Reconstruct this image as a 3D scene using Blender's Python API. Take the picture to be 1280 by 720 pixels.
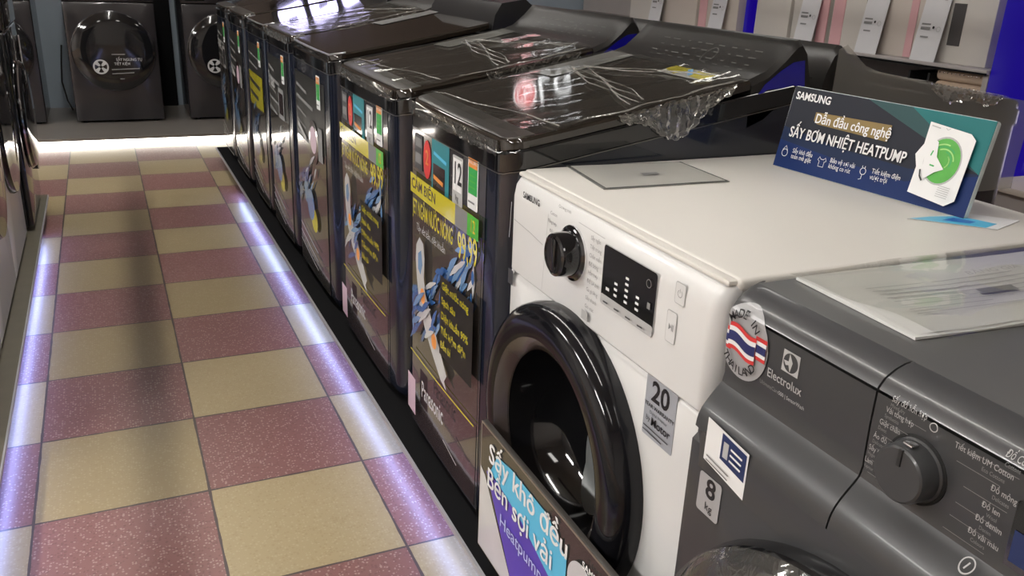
import bpy, bmesh, math, random
from mathutils import Vector, Matrix
PI = math.pi
for _o in list(bpy.data.objects):
    bpy.data.objects.remove(_o)
SC = bpy.context.scene
COL = SC.collection

# ------------------------------------------------------------------ camera, world, exposure
cam_d = bpy.data.cameras.new('camera')
cam = bpy.data.objects.new('camera', cam_d)
COL.objects.link(cam)
F_PX, YAW, PITCH, ROLL, CAM_Z = 1074.6573, 0.4433, 0.3592, -0.0442, 1.2954
_fw = Vector((math.sin(YAW) * math.cos(PITCH), math.cos(YAW) * math.cos(PITCH), -math.sin(PITCH)))
_rt = Vector((math.cos(YAW), -math.sin(YAW), 0))
_dn = _fw.cross(_rt)
if _dn.z > 0:
    _dn = -_dn
_r2 = _rt * math.cos(ROLL) + _dn * math.sin(ROLL)
_d2 = -_rt * math.sin(ROLL) + _dn * math.cos(ROLL)
cam.matrix_world = Matrix(((_r2.x, -_d2.x, -_fw.x, 0), (_r2.y, -_d2.y, -_fw.y, 0), (_r2.z, -_d2.z, -_fw.z, CAM_Z), (0, 0, 0, 1)))
cam_d.sensor_fit = 'HORIZONTAL'
cam_d.sensor_width = 36.0
cam_d.lens = 36.0 * F_PX / 1280.0
cam_d.clip_start = 0.05
SC.camera = cam
w = bpy.data.worlds.new('world')
SC.world = w
w.use_nodes = True
w.node_tree.nodes['Background'].inputs[0].default_value = (0.75, 0.78, 0.85, 1)
w.node_tree.nodes['Background'].inputs[1].default_value = 0.25
SC.view_settings.view_transform = 'Standard'
SC.view_settings.look = 'None'
SC.view_settings.exposure = 0.0
SC.view_settings.gamma = 1.0
SC.view_settings.use_curve_mapping = False
SIDE_LIGHT = 85.0     # unseen bright panels added on the left to light the fronts
CEIL_LIGHT = 8.5      # emission of the ceiling diffusers
LED_RIGHT, LED_LEFT, LED_FAR = 21.0, 20.0, 7.0
STREAK_TUBE = 66.0
CEIL_Z = 3.3

# ------------------------------------------------------------------ materials
MATS = {}
def mat(name, col, rough=0.5, metal=0.0, coat=0.0, var=0.06, scale=9.0, bump=0.0, bscale=60.0, spec=0.5, emit=None, es=0.0, coat_ior=1.5):
    if name in MATS:
        return MATS[name]
    m = bpy.data.materials.new(name)
    m.use_nodes = True
    nt = m.node_tree
    b = nt.nodes['Principled BSDF']
    b.inputs['Roughness'].default_value = rough
    b.inputs['Metallic'].default_value = metal
    b.inputs['Coat Weight'].default_value = coat
    b.inputs['Coat Roughness'].default_value = 0.04
    b.inputs['Coat IOR'].default_value = coat_ior
    b.inputs['Specular IOR Level'].default_value = spec
    tc = nt.nodes.new('ShaderNodeTexCoord')
    nz = nt.nodes.new('ShaderNodeTexNoise')
    nz.inputs['Scale'].default_value = scale
    nz.inputs['Detail'].default_value = 3.0
    nt.links.new(tc.outputs['Object'], nz.inputs['Vector'])
    mx = nt.nodes.new('ShaderNodeMix')
    mx.data_type = 'RGBA'
    lo = tuple(max(0, c * (1 - var)) for c in col)
    hi = tuple(min(1, c * (1 + var)) for c in col)
    mx.inputs[6].default_value = (*lo, 1)
    mx.inputs[7].default_value = (*hi, 1)
    nt.links.new(nz.outputs['Fac'], mx.inputs[0])
    nt.links.new(mx.outputs[2], b.inputs['Base Color'])
    if bump > 0:
        n2 = nt.nodes.new('ShaderNodeTexNoise')
        n2.inputs['Scale'].default_value = bscale
        n2.inputs['Detail'].default_value = 4
        nt.links.new(tc.outputs['Object'], n2.inputs['Vector'])
        bp = nt.nodes.new('ShaderNodeBump')
        bp.inputs['Strength'].default_value = bump
        bp.inputs['Distance'].default_value = 0.01
        nt.links.new(n2.outputs['Fac'], bp.inputs['Height'])
        nt.links.new(bp.outputs['Normal'], b.inputs['Normal'])
    if emit:
        b.inputs['Emission Color'].default_value = (*emit, 1)
        b.inputs['Emission Strength'].default_value = es
    MATS[name] = m
    return m

def film_mat(name, tint, fac, rough, bump, bscale, haze=0.06):
    m = bpy.data.materials.new(name)
    m.use_nodes = True
    nt = m.node_tree
    for n in list(nt.nodes):
        nt.nodes.remove(n)
    out = nt.nodes.new('ShaderNodeOutputMaterial')
    tr = nt.nodes.new('ShaderNodeBsdfTransparent')
    tr.inputs[0].default_value = (*tint, 1)
    gl = nt.nodes.new('ShaderNodeBsdfGlossy')
    gl.inputs[0].default_value = (0.95, 0.95, 0.93, 1)
    gl.inputs['Roughness'].default_value = rough
    tc = nt.nodes.new('ShaderNodeTexCoord')
    nz = nt.nodes.new('ShaderNodeTexNoise')
    nz.inputs['Scale'].default_value = bscale
    nz.inputs['Detail'].default_value = 2.5
    nz.inputs['Distortion'].default_value = 0.8
    nt.links.new(tc.outputs['Object'], nz.inputs['Vector'])
    bp = nt.nodes.new('ShaderNodeBump')
    bp.inputs['Strength'].default_value = bump
    bp.inputs['Distance'].default_value = 0.02
    nt.links.new(nz.outputs['Fac'], bp.inputs['Height'])
    nt.links.new(bp.outputs['Normal'], gl.inputs['Normal'])
    lw = nt.nodes.new('ShaderNodeLayerWeight')
    lw.inputs['Blend'].default_value = 0.35
    ma = nt.nodes.new('ShaderNodeMath')
    ma.operation = 'MULTIPLY_ADD'
    ma.inputs[1].default_value = 0.35
    ma.inputs[2].default_value = fac
    nt.links.new(lw.outputs['Fresnel'], ma.inputs[0])
    mx = nt.nodes.new('ShaderNodeMixShader')
    nt.links.new(ma.outputs[0], mx.inputs[0])
    nt.links.new(tr.outputs[0], mx.inputs[1])
    nt.links.new(gl.outputs[0], mx.inputs[2])
    df = nt.nodes.new('ShaderNodeBsdfDiffuse')
    df.inputs[0].default_value = (0.62, 0.61, 0.57, 1)
    m2 = nt.nodes.new('ShaderNodeMixShader')
    m2.inputs[0].default_value = haze
    nt.links.new(mx.outputs[0], m2.inputs[1])
    nt.links.new(df.outputs[0], m2.inputs[2])
    nt.links.new(m2.outputs[0], out.inputs[0])
    MATS[name] = m
    return m

def emis(name, col, s):
    if name in MATS:
        return MATS[name]
    return mat(name, (0.8, 0.8, 0.8), 0.4, emit=col, es=s, var=0.0)

def floor_mat():
    m = bpy.data.materials.new('terrazzo_tiles')
    m.use_nodes = True
    nt = m.node_tree
    L = nt.links
    b = nt.nodes['Principled BSDF']
    tc = nt.nodes.new('ShaderNodeTexCoord')
    mp = nt.nodes.new('ShaderNodeMapping')
    mp.inputs['Location'].default_value = (0.2766 + 8.0, -2.016 + 16.0, 0)
    L.new(tc.outputs['Object'], mp.inputs[0])
    sx = nt.nodes.new('ShaderNodeSeparateXYZ')
    L.new(mp.outputs[0], sx.inputs[0])
    def math_(op, a, bv=None, c=None):
        n = nt.nodes.new('ShaderNodeMath')
        n.operation = op
        for i, v in enumerate((a, bv, c)):
            if v is None:
                continue
            if isinstance(v, (int, float)):
                n.inputs[i].default_value = v
            else:
                L.new(v, n.inputs[i])
        return n.outputs[0]
    tx = math_('DIVIDE', sx.outputs[0], 0.4)
    ty = math_('DIVIDE', sx.outputs[1], 0.4)
    fx, fy = math_('FRACT', tx), math_('FRACT', ty)
    ix, iy = math_('FLOOR', tx), math_('FLOOR', ty)
    par = math_('MODULO', math_('ADD', ix, iy), 2.0)
    def edge(f):
        return math_('MINIMUM', f, math_('SUBTRACT', 1.0, f))
    e = math_('MINIMUM', edge(fx), edge(fy))
    # wobble of the joint
    nj = nt.nodes.new('ShaderNodeTexNoise')
    nj.inputs['Scale'].default_value = 14
    L.new(tc.outputs['Object'], nj.inputs['Vector'])
    thr = math_('MULTIPLY_ADD', nj.outputs['Fac'], 0.012, 0.0015)
    joint = math_('LESS_THAN', e, thr)
    # per-tile tone
    wn = nt.nodes.new('ShaderNodeTexWhiteNoise')
    wn.noise_dimensions = '2D'
    cx = nt.nodes.new('ShaderNodeCombineXYZ')
    L.new(ix, cx.inputs[0])
    L.new(iy, cx.inputs[1])
    L.new(cx.outputs[0], wn.inputs['Vector'])
    def mixc(fac, a, bb):
        n = nt.nodes.new('ShaderNodeMix')
        n.data_type = 'RGBA'
        if isinstance(fac, (int, float)):
            n.inputs[0].default_value = fac
        else:
            L.new(fac, n.inputs[0])
        for k, v in ((6, a), (7, bb)):
            if isinstance(v, tuple):
                n.inputs[k].default_value = (*v, 1)
            else:
                L.new(v, n.inputs[k])
        return n.outputs[2]
    yel = mixc(wn.outputs['Value'], (0.34, 0.265, 0.135), (0.40, 0.32, 0.175))
    red = mixc(wn.outputs['Value'], (0.205, 0.085, 0.082), (0.265, 0.115, 0.110))
    # terrazzo chips
    vo = nt.nodes.new('ShaderNodeTexVoronoi')
    vo.inputs['Scale'].default_value = 150
    L.new(tc.outputs['Object'], vo.inputs['Vector'])
    sepc = nt.nodes.new('ShaderNodeSeparateColor')
    L.new(vo.outputs['Color'], sepc.inputs[0])
    light = math_('MULTIPLY', math_('GREATER_THAN', sepc.outputs[0], 0.66), math_('LESS_THAN', vo.outputs['Distance'], 0.42))
    dark = math_('MULTIPLY', math_('LESS_THAN', sepc.outputs[0], 0.22), math_('LESS_THAN', vo.outputs['Distance'], 0.5))
    red2 = mixc(math_('MULTIPLY', light, 0.62), red, (0.50, 0.36, 0.31))
    red3 = mixc(math_('MULTIPLY', dark, 0.5), red2, (0.13, 0.05, 0.05))
    yel2 = mixc(math_('MULTIPLY', light, 0.30), yel, (0.55, 0.47, 0.30))
    yel3 = mixc(math_('MULTIPLY', dark, 0.35), yel2, (0.30, 0.22, 0.10))
    base = mixc(par, yel3, red3)
    # wear
    nw = nt.nodes.new('ShaderNodeTexNoise')
    nw.inputs['Scale'].default_value = 2.2
    nw.inputs['Detail'].default_value = 5
    L.new(tc.outputs['Object'], nw.inputs['Vector'])
    wear = math_('MULTIPLY', nw.outputs['Fac'], 0.24)
    base = mixc(wear, base, (0.24, 0.17, 0.12))
    base = mixc(joint, base, (0.07, 0.05, 0.045))
    L.new(base, b.inputs['Base Color'])
    rg = math_('MULTIPLY_ADD', nw.outputs['Fac'], 0.16, 0.24)
    L.new(rg, b.inputs['Roughness'])
    bp = nt.nodes.new('ShaderNodeBump')
    bp.inputs['Strength'].default_value = 0.25
    bp.inputs['Distance'].default_value = 0.002
    L.new(math_('SUBTRACT', 1.0, joint), bp.inputs['Height'])
    L.new(bp.outputs['Normal'], b.inputs['Normal'])
    return m

# ------------------------------------------------------------------ mesh building helpers
class MB:
    """collects primitives into ONE mesh object"""
    def __init__(self):
        self.v, self.f, self.m, self.s = [], [], [], []
    def add(self, vs, fs, m=0, smooth=True):
        o = len(self.v)
        self.v += [tuple(p) for p in vs]
        for f in fs:
            self.f.append(tuple(i + o for i in f))
            self.m.append(m)
            self.s.append(smooth)
        return self
    def box(self, x0, y0, z0, x1, y1, z1, m=0, bev=0.0, seg=2):
        bm = bmesh.new()
        bmesh.ops.create_cube(bm, size=1.0)
        for v in bm.verts:
            v.co = Vector(((x0 + x1) / 2 + v.co.x * (x1 - x0), (y0 + y1) / 2 + v.co.y * (y1 - y0), (z0 + z1) / 2 + v.co.z * (z1 - z0)))
        if bev > 0:
            bmesh.ops.bevel(bm, geom=bm.edges[:], offset=bev, segments=seg, profile=0.5, affect='EDGES')
        bm.verts.index_update()
        self.add([v.co.copy() for v in bm.verts], [[v.index for v in f.verts] for f in bm.faces], m, bev > 0)
        bm.free()
        return self
    def loft(self, rings, m=0, closed=True, cap0=True, cap1=True, smooth=True):
        n = len(rings[0])
        vs = [p for r in rings for p in r]
        fs = []
        for i in range(len(rings) - 1):
            for j in range(n if closed else n - 1):
                k = (j + 1) % n
                fs.append((i * n + j, i * n + k, (i + 1) * n + k, (i + 1) * n + j))
        if cap0:
            fs.append(tuple(range(n - 1, -1, -1)))
        if cap1:
            o = (len(rings) - 1) * n
            fs.append(tuple(o + j for j in range(n)))
        return self.add(vs, fs, m, smooth)
    def lathe(self, prof, c, axis='x', n=48, m=0, cap0=False, cap1=False):
        rings = []
        for r, h in prof:
            ring = []
            for j in range(n):
                a = 2 * PI * j / n
                if axis == 'x':
                    ring.append((c[0] + h, c[1] + r * math.cos(a), c[2] + r * math.sin(a)))
                elif axis == 'y':
                    ring.append((c[0] + r * math.cos(a), c[1] + h, c[2] + r * math.sin(a)))
                else:
                    ring.append((c[0] + r * math.cos(a), c[1] + r * math.sin(a), c[2] + h))
            rings.append(ring)
        return self.loft(rings, m, True, cap0, cap1)
    def tube(self, pts, r, n=8, m=0):
        pts = [Vector(p) for p in pts]
        rings = []
        for i, p in enumerate(pts):
            d = (pts[min(i + 1, len(pts) - 1)] - pts[max(i - 1, 0)]).normalized()
            a = d.orthogonal().normalized() if i == 0 else (a - d * a.dot(d)).normalized()
            b = d.cross(a)
            rr = r[i] if isinstance(r, (list, tuple)) else r
            rings.append([p + a * rr * math.cos(2 * PI * k / n) + b * rr * math.sin(2 * PI * k / n) for k in range(n)])
        return self.loft(rings, m)
    def grid(self, g, m=0, smooth=True):
        n = len(g[0])
        vs = [p for r in g for p in r]
        fs = [(i * n + j, i * n + j + 1, (i + 1) * n + j + 1, (i + 1) * n + j) for i in range(len(g) - 1) for j in range(n - 1)]
        return self.add(vs, fs, m, smooth)
    def build(self, name, mats, parent=None, loc=None, rz=0.0, angle=35, recalc=True):
        me = bpy.data.meshes.new(name)
        me.from_pydata(self.v, [], self.f)
        for mm in (mats if isinstance(mats, (list, tuple)) else [mats]):
            me.materials.append(mm)
        for p, mi, s in zip(me.polygons, self.m, self.s):
            p.material_index = mi
            p.use_smooth = s
        if recalc:
            bm = bmesh.new()
            bm.from_mesh(me)
            bmesh.ops.recalc_face_normals(bm, faces=bm.faces)
            bm.to_mesh(me)
            bm.free()
        me.set_sharp_from_angle(angle=math.radians(angle))
        o = bpy.data.objects.new(name, me)
        COL.objects.link(o)
        if parent:
            o.parent = parent
        if loc:
            o.location = loc
        o.rotation_euler.z = rz
        return o

def text_mesh(body, size, align='CENTER', bold=0.0, shear=0.0, spacing=1.0):
    cu = bpy.data.curves.new('t', 'FONT')
    cu.body = body
    cu.size = size
    cu.align_x = align
    cu.align_y = 'CENTER'
    cu.offset = bold * size
    cu.shear = shear
    cu.space_character = spacing
    cu.resolution_u = 3
    o = bpy.data.objects.new('t', cu)
    COL.objects.link(o)
    dg = bpy.context.evaluated_depsgraph_get()
    me = bpy.data.meshes.new_from_object(o.evaluated_get(dg))
    vs = [(v.co.x, v.co.y) for v in me.vertices]
    fs = [tuple(p.vertices) for p in me.polygons]
    bpy.data.objects.remove(o)
    bpy.data.curves.remove(cu)
    bpy.data.meshes.remove(me)
    return vs, fs

class Decal:
    """flat printed matter in (u, v), mapped onto its surface afterwards; ONE mesh"""
    def __init__(self, eps=0.0005):
        self.v, self.f, self.m = [], [], []
        self.mats, self.layer, self.eps = [], 0, eps
    def _mi(self, m):
        if m not in self.mats:
            self.mats.append(m)
        return self.mats.index(m)
    def _add(self, vs, fs, m, up=True):
        if up:
            self.layer += 1
        o = len(self.v)
        self.v += [(a, b, self.layer * self.eps) for a, b in vs]
        mi = self._mi(m)
        for f in fs:
            self.f.append(tuple(i + o for i in f))
            self.m.append(mi)
        return self
    def poly(self, pts, m, up=True):
        return self._add(pts, [tuple(range(len(pts)))], m, up)
    def rect(self, u0, v0, u1, v1, m, r=0.0, up=True):
        if r <= 0:
            return self.poly([(u0, v0), (u1, v0), (u1, v1), (u0, v1)], m, up)
        pts = []
        for cx, cy, a0 in ((u1 - r, v1 - r, 0), (u0 + r, v1 - r, 90), (u0 + r, v0 + r, 180), (u1 - r, v0 + r, 270)):
            for k in range(5):
                a = math.radians(a0 + 22.5 * k)
                pts.append((cx + r * math.cos(a), cy + r * math.sin(a)))
        return self.poly(pts, m, up)
    def disc(self, cu, cv, ru, rv, m, n=32, up=True):
        return self.poly([(cu + ru * math.cos(2 * PI * k / n), cv + rv * math.sin(2 * PI * k / n)) for k in range(n)], m, up)
    def stroke(self, pts, wd, m, up=True, closed=False):
        P = [Vector((a, b)) for a, b in pts]
        n = len(P)
        vs, fs = [], []
        for i in range(n):
            if closed:
                d = P[(i + 1) % n] - P[i - 1]
            else:
                d = P[min(i + 1, n - 1)] - P[max(i - 1, 0)]
            d = d.normalized()
            q = Vector((-d.y, d.x))
            ww = wd[i] if isinstance(wd, (list, tuple)) else wd
            vs += [tuple(P[i] + q * ww / 2), tuple(P[i] - q * ww / 2)]
        for i in range(n if closed else n - 1):
            a, b = 2 * i, 2 * ((i + 1) % n)
            fs.append((a, a + 1, b + 1, b))
        return self._add(vs, fs, m, up)
    def ring(self, cu, cv, r, wd, m, a0=0, a1=360, n=40, up=True):
        full = abs(a1 - a0) >= 360
        pts = [(cu + r * math.cos(math.radians(a0 + (a1 - a0) * k / n)), cv + r * math.sin(math.radians(a0 + (a1 - a0) * k / n))) for k in range(n if full else n + 1)]
        return self.stroke(pts, wd, m, up, full)
    def text(self, s, u, v, size, m, align='CENTER', bold=0.0, rot=0.0, shear=0.0, sx=1.0, spacing=1.0, dup=0.0):
        if dup:
            for q in (-dup, dup):
                self.text(s, u + q, v + q * .5, size, m, align, bold, rot, shear, sx, spacing)
        vs, fs = text_mesh(s, size, align, bold, shear, spacing)
        c, sn = math.cos(rot), math.sin(rot)
        return self._add([(u + sx * a * c - b * sn, v + sx * a * sn + b * c) for a, b in vs], fs, m)
    def arc_text(self, s, cu, cv, r, a_mid, size, m, step, inward=False, bold=0.0, ex=1.0):
        n = len(s)
        for i, ch in enumerate(s):
            k = i - (n - 1) / 2
            if not inward:
                a = math.radians(a_mid - k * step)
                rot = a - PI / 2
            else:
                a = math.radians(a_mid + k * step)
                rot = a + PI / 2
            if ch != ' ':
                self.text(ch, cu + ex * r * math.cos(a), cv + r * math.sin(a), size, m, 'CENTER', bold, rot)
                self.layer -= 1
        self.layer += 1
        return self
    def build(self, name, fmap, parent=None, cuts=(), cutv=(), loc=None):
        bm = bmesh.new()
        vv = [bm.verts.new(p) for p in self.v]
        for f, mi in zip(self.f, self.m):
            try:
                fc = bm.faces.new([vv[i] for i in f])
                fc.material_index = mi
            except ValueError:
                pass
        if cuts or cutv:
            bmesh.ops.triangulate(bm, faces=[f for f in bm.faces if len(f.verts) > 4])
        for c in cuts:
            bmesh.ops.bisect_plane(bm, geom=bm.verts[:] + bm.edges[:] + bm.faces[:], plane_co=(c, 0, 0), plane_no=(1, 0, 0))
        for c in cutv:
            bmesh.ops.bisect_plane(bm, geom=bm.verts[:] + bm.edges[:] + bm.faces[:], plane_co=(0, c, 0), plane_no=(0, 1, 0))
        for v in bm.verts:
            v.co = Vector(fmap(v.co.x, v.co.y, v.co.z))
        me = bpy.data.meshes.new(name)
        bm.to_mesh(me)
        bm.free()
        for mm in self.mats:
            me.materials.append(mm)
        o = bpy.data.objects.new(name, me)
        COL.objects.link(o)
        if parent:
            o.parent = parent
        if loc:
            o.location = loc
        return o

def tag(o, label, cat, group=None):
    o['label'] = label
    o['category'] = cat
    if group:
        o['group'] = group
    return o
def thing(name, label, cat, loc=(0, 0, 0), rz=0.0, group=None):
    o = bpy.data.objects.new(name, None)
    COL.objects.link(o)
    o.empty_display_size = 0.1
    o.location = loc
    o.rotation_euler = (0, 0, rz)
    return tag(o, label, cat, group)
def struct(o):
    o['kind'] = 'structure'
    return o
def copy_tree(o, parent=None):
    c = o.copy()
    COL.objects.link(c)
    if parent:
        c.parent = parent
    for ch in list(o.children):
        copy_tree(ch, c)
    return c

# palette
M_floor = floor_mat()
M_wall = mat('painted_wall', (0.36, 0.43, 0.50), 0.7, var=0.04, bump=0.05)
M_wallr = mat('pale_wall', (0.62, 0.60, 0.58), 0.75, var=0.04)
M_ceil = mat('ceiling_panel', (0.40, 0.39, 0.37), 0.8, var=0.05)
M_black = mat('black_board', (0.005, 0.005, 0.006), 0.75, var=0.2, spec=.15)
M_plat = mat('platform_laminate', (0.17, 0.155, 0.14), 0.35, var=0.1)
M_khaki = mat('khaki_laminate', (0.13, 0.115, 0.085), 0.45, var=0.15, scale=20)
M_edge = mat('aluminium_edge', (0.55, 0.55, 0.60), 0.35, metal=0.6)
M_white = mat('white_enamel', (0.72, 0.695, 0.65), 0.42, coat=0.0, var=0.015)
M_whitef = mat('white_front_plastic', (0.71, 0.71, 0.705), 0.28, coat=0.15, var=0.015)
M_navy = mat('navy_black_steel', (0.008, 0.011, 0.022), 0.22, coat=0.6, var=0.1)
M_gloss = mat('gloss_black', (0.008, 0.008, 0.009), 0.07, coat=0.5, var=0.1)
M_satin = mat('satin_black', (0.02, 0.02, 0.021), 0.35, var=0.1)
M_glass = mat('smoked_glass', (0.022, 0.017, 0.013), 0.06, coat=0.7, var=0.15)
M_trim = mat('brushed_dark_steel', (0.16, 0.155, 0.145), 0.28, metal=0.8, var=0.1, scale=4)
M_dgrey = mat('dark_grey_enamel', (0.060, 0.060, 0.064), 0.33, coat=0.25, var=0.05)
M_dgrey2 = mat('dark_grey_panel', (0.046, 0.047, 0.050), 0.34, coat=0.1, var=0.05)
M_grey3 = mat('mid_grey_enamel', (0.105, 0.105, 0.105), 0.36, coat=0.2, var=0.05)
M_charc = mat('charcoal_front', (0.022, 0.020, 0.022), 0.25, coat=0.4, var=0.1)
M_seam = mat('seam_shadow_gap', (0.004, 0.004, 0.004), 0.8)
M_chrome = mat('chrome', (0.75, 0.75, 0.77), 0.12, metal=1.0, var=0.02)
M_rubber = mat('rubber', (0.012, 0.012, 0.012), 0.7)
M_drum = mat('drum_steel', (0.24, 0.25, 0.25), 0.35, metal=0.3, var=0.1)
M_brown = mat('smoked_brown_ring', (0.045, 0.035, 0.032), 0.25, coat=0.2, var=0.1)
P_white = mat('print_white', (0.80, 0.80, 0.80), 0.45, var=0.0)
P_lgrey = mat('print_light_grey', (0.45, 0.45, 0.45), 0.5, var=0.0)
P_mgrey = mat('print_mid_grey', (0.22, 0.22, 0.22), 0.5, var=0.0)
P_dgrey = mat('print_dark_grey', (0.055, 0.055, 0.06), 0.4, var=0.0)
P_black = mat('print_black', (0.012, 0.012, 0.014), 0.4, var=0.0)
P_red = mat('print_red', (0.62, 0.04, 0.04), 0.4, var=0.05)
P_yellow = mat('print_yellow', (0.72, 0.62, 0.03), 0.4, var=0.05)
P_orange = mat('print_orange', (0.75, 0.28, 0.06), 0.4, var=0.05)
P_green = mat('print_green', (0.04, 0.38, 0.09), 0.4, var=0.1)
P_lime = mat('print_lime', (0.08, 0.40, 0.05), 0.35, var=0.2, scale=60)
P_teal = mat('print_teal', (0.03, 0.22, 0.26), 0.4, var=0.1)
P_navy = mat('print_navy', (0.015, 0.03, 0.11), 0.4, var=0.1)
P_blue = mat('print_blue', (0.03, 0.16, 0.50), 0.4, var=0.2)
P_sky = mat('print_sky', (0.20, 0.45, 0.75), 0.4, var=0.2)
P_cyan = mat('print_cyan', (0.10, 0.48, 0.72), 0.4, var=0.1)
P_purple = mat('print_purple', (0.09, 0.05, 0.42), 0.4, var=0.15)
P_pink = mat('print_pink', (0.55, 0.40, 0.48), 0.4, var=0.1)
P_gold = mat('print_gold', (0.22, 0.145, 0.035), 0.35, var=0.2, scale=25)
P_poster = mat('poster_brown', (0.060, 0.052, 0.045), 0.12, coat=0.8, var=0.2, scale=5, coat_ior=1.9)
P_poster2 = mat('poster_maroon', (0.045, 0.030, 0.032), 0.12, coat=0.8, var=0.2, scale=5, coat_ior=1.9)
P_posterw = mat('poster_white', (0.62, 0.63, 0.65), 0.15, coat=0.8, var=0.1, coat_ior=1.9)
P_posterb = mat('poster_blue', (0.04, 0.15, 0.42), 0.15, coat=0.8, var=0.3, scale=14, coat_ior=1.9)
P_postersky = mat('poster_sky', (0.18, 0.34, 0.60), 0.15, coat=0.8, var=0.3, scale=14, coat_ior=1.9)
P_postery = mat('poster_yellow', (0.66, 0.58, 0.03), 0.15, coat=0.8, var=0.1, coat_ior=1.9)
P_posterk = mat('poster_black', (0.008, 0.008, 0.007), 0.4, coat=0.0, var=0.1)
P_filmgrey = mat('clear_front_film', (0.05, 0.05, 0.056), 0.10, coat=1.0, var=0.15, scale=3, coat_ior=1.9)
FILM = film_mat('plastic_film', (0.93, 0.93, 0.91), 0.05, 0.06, 0.05, 14, 0.022)
FILMX = film_mat('film_crease', (0.9, 0.9, 0.9), 0.30, 0.12, 0.1, 40, 0.30)
FILM2 = film_mat('crumpled_film', (0.95, 0.95, 0.94), 0.10, 0.10, 0.15, 40, 0.05)
FILM3 = film_mat('hazy_film', (0.80, 0.80, 0.76), 0.04, 0.30, 0.05, 10, 0.26)

# ------------------------------------------------------------------ the room
struct(MB().add([(-5, -3, 0), (7, -3, 0), (7, 9.2, 0), (-5, 9.2, 0)], [(0, 1, 2, 3)], smooth=False).build('floor', M_floor))
struct(MB().box(-5, -3, CEIL_Z, 7, 9.2, CEIL_Z + .1).build('ceiling', M_ceil))
struct(MB().box(-5, 7.95, 0, 7, 8.05, CEIL_Z).build('wall_far', M_wall))
struct(MB().box(6.9, -3, 0, 7.0, 7.95, CEIL_Z).build('wall_right', M_wallr))
struct(MB().box(-5.0, -3, 0, -4.9, 7.95, CEIL_Z).build('wall_left', M_wallr))
struct(MB().box(-4.9, -3.0, 0, 6.9, -2.9, CEIL_Z).build('wall_near', M_wallr))
struct(MB().box(.39, 7.88, 0, .53, 7.95, CEIL_Z).build('trim_1', M_black))

struct(MB().box(-4.9, 7.90, 1.22, 6.9, 7.95, CEIL_Z).build('trim_2', mat('brown_cladding', (.075, .055, .045), .6, var=.2)))
M_diff = emis('lamp_diffuser', (1.0, 0.965, 0.91), CEIL_LIGHT)
M_diff2 = emis('side_fill_diffuser', (1.0, 0.97, 0.93), SIDE_LIGHT)
def ceiling_light(x, y, where, m=M_diff):
    zl = CEIL_Z if m is M_diff else 2.75
    t = thing('ceiling_light', 'long white ceiling light panel hanging ' + where, 'light', (x, y, zl))  # also makes the added panels on the left and over the dryers
    if zl < CEIL_Z:
        for q in (-.5, .5):
            MB().tube([(0, q, -.01), (0, q, CEIL_Z - zl)], .004, 6).build('hanger', M_chrome, t)
    MB().box(-.17, -.62, -.06, .17, .62, 0, bev=.008).build('lamp_housing', M_white, t)
    MB().box(-.15, -.60, -.066, .15, .60, -.058).build('diffuser', m, t)
for x, y, wh in ((-2.9, .3, 'far left nearest the viewer, added to brighten the fronts'), (-2.9, 2.4, 'far left halfway down, added to brighten the fronts'), (-2.9, 4.6, 'far left at its end, added to brighten the fronts'), (-1.2, -1.2, 'behind the viewer on the left'),
                 (.9, -1.6, 'behind the viewer over the near machines'), (.0, 7.3, 'over the far dryers left part, added to brighten the wall'), (1.6, 7.3, 'over the far dryers right part, added to brighten the wall'),  # pair over the dryers is added to brighten the far wall
                 (3.2, 1.0, 'over the right aisle nearest the viewer'), (3.2, 4.4, 'over the right aisle by the carton shelf')):
    ceiling_light(x, y, wh, M_diff2 if x < -2 else M_diff)  # the left panels are added fill, far stronger than the rest
SHX = .03
t = thing('streak_lamp', 'long slim white tube lamp added over the aisle for its light', 'light', (SHX, 3.0, 3.20), -.02)  # unseen lamp, added so the rail below throws its streak
MB().box(-.035, -2.9, .0, .035, 2.9, .05, bev=.006).box(-.01, -2.0, .05, .01, -1.98, .1).box(-.01, 2.0, .05, .01, 2.02, .1).build('lamp_housing', M_white, t)  # housing of the added lamp
MB().box(-.025, -2.88, -.02, .025, 2.88, .0, bev=.006).build('tube', emis('streak_tube_white', (1.0, .96, .90), STREAK_TUBE), t)  # tube of the added lamp
t = thing('shadow_rail', 'thin dark rail added over the aisle to shade the floor', 'rail', (SHX, 3.0, 2.0), -.02)  # unseen rail, added to cast the dark streak on the floor
MB().box(-.025, -2.1, 0, .025, 2.0, .02, bev=.004).build('rail', M_satin, t)  # bar of the added rail
for q in (-1.9, 1.9):
    MB().tube([(0, q, .02), (0, q, 1.17)], .003, 6).build('hanger', M_chrome, t)  # hangers of the added rail
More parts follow.
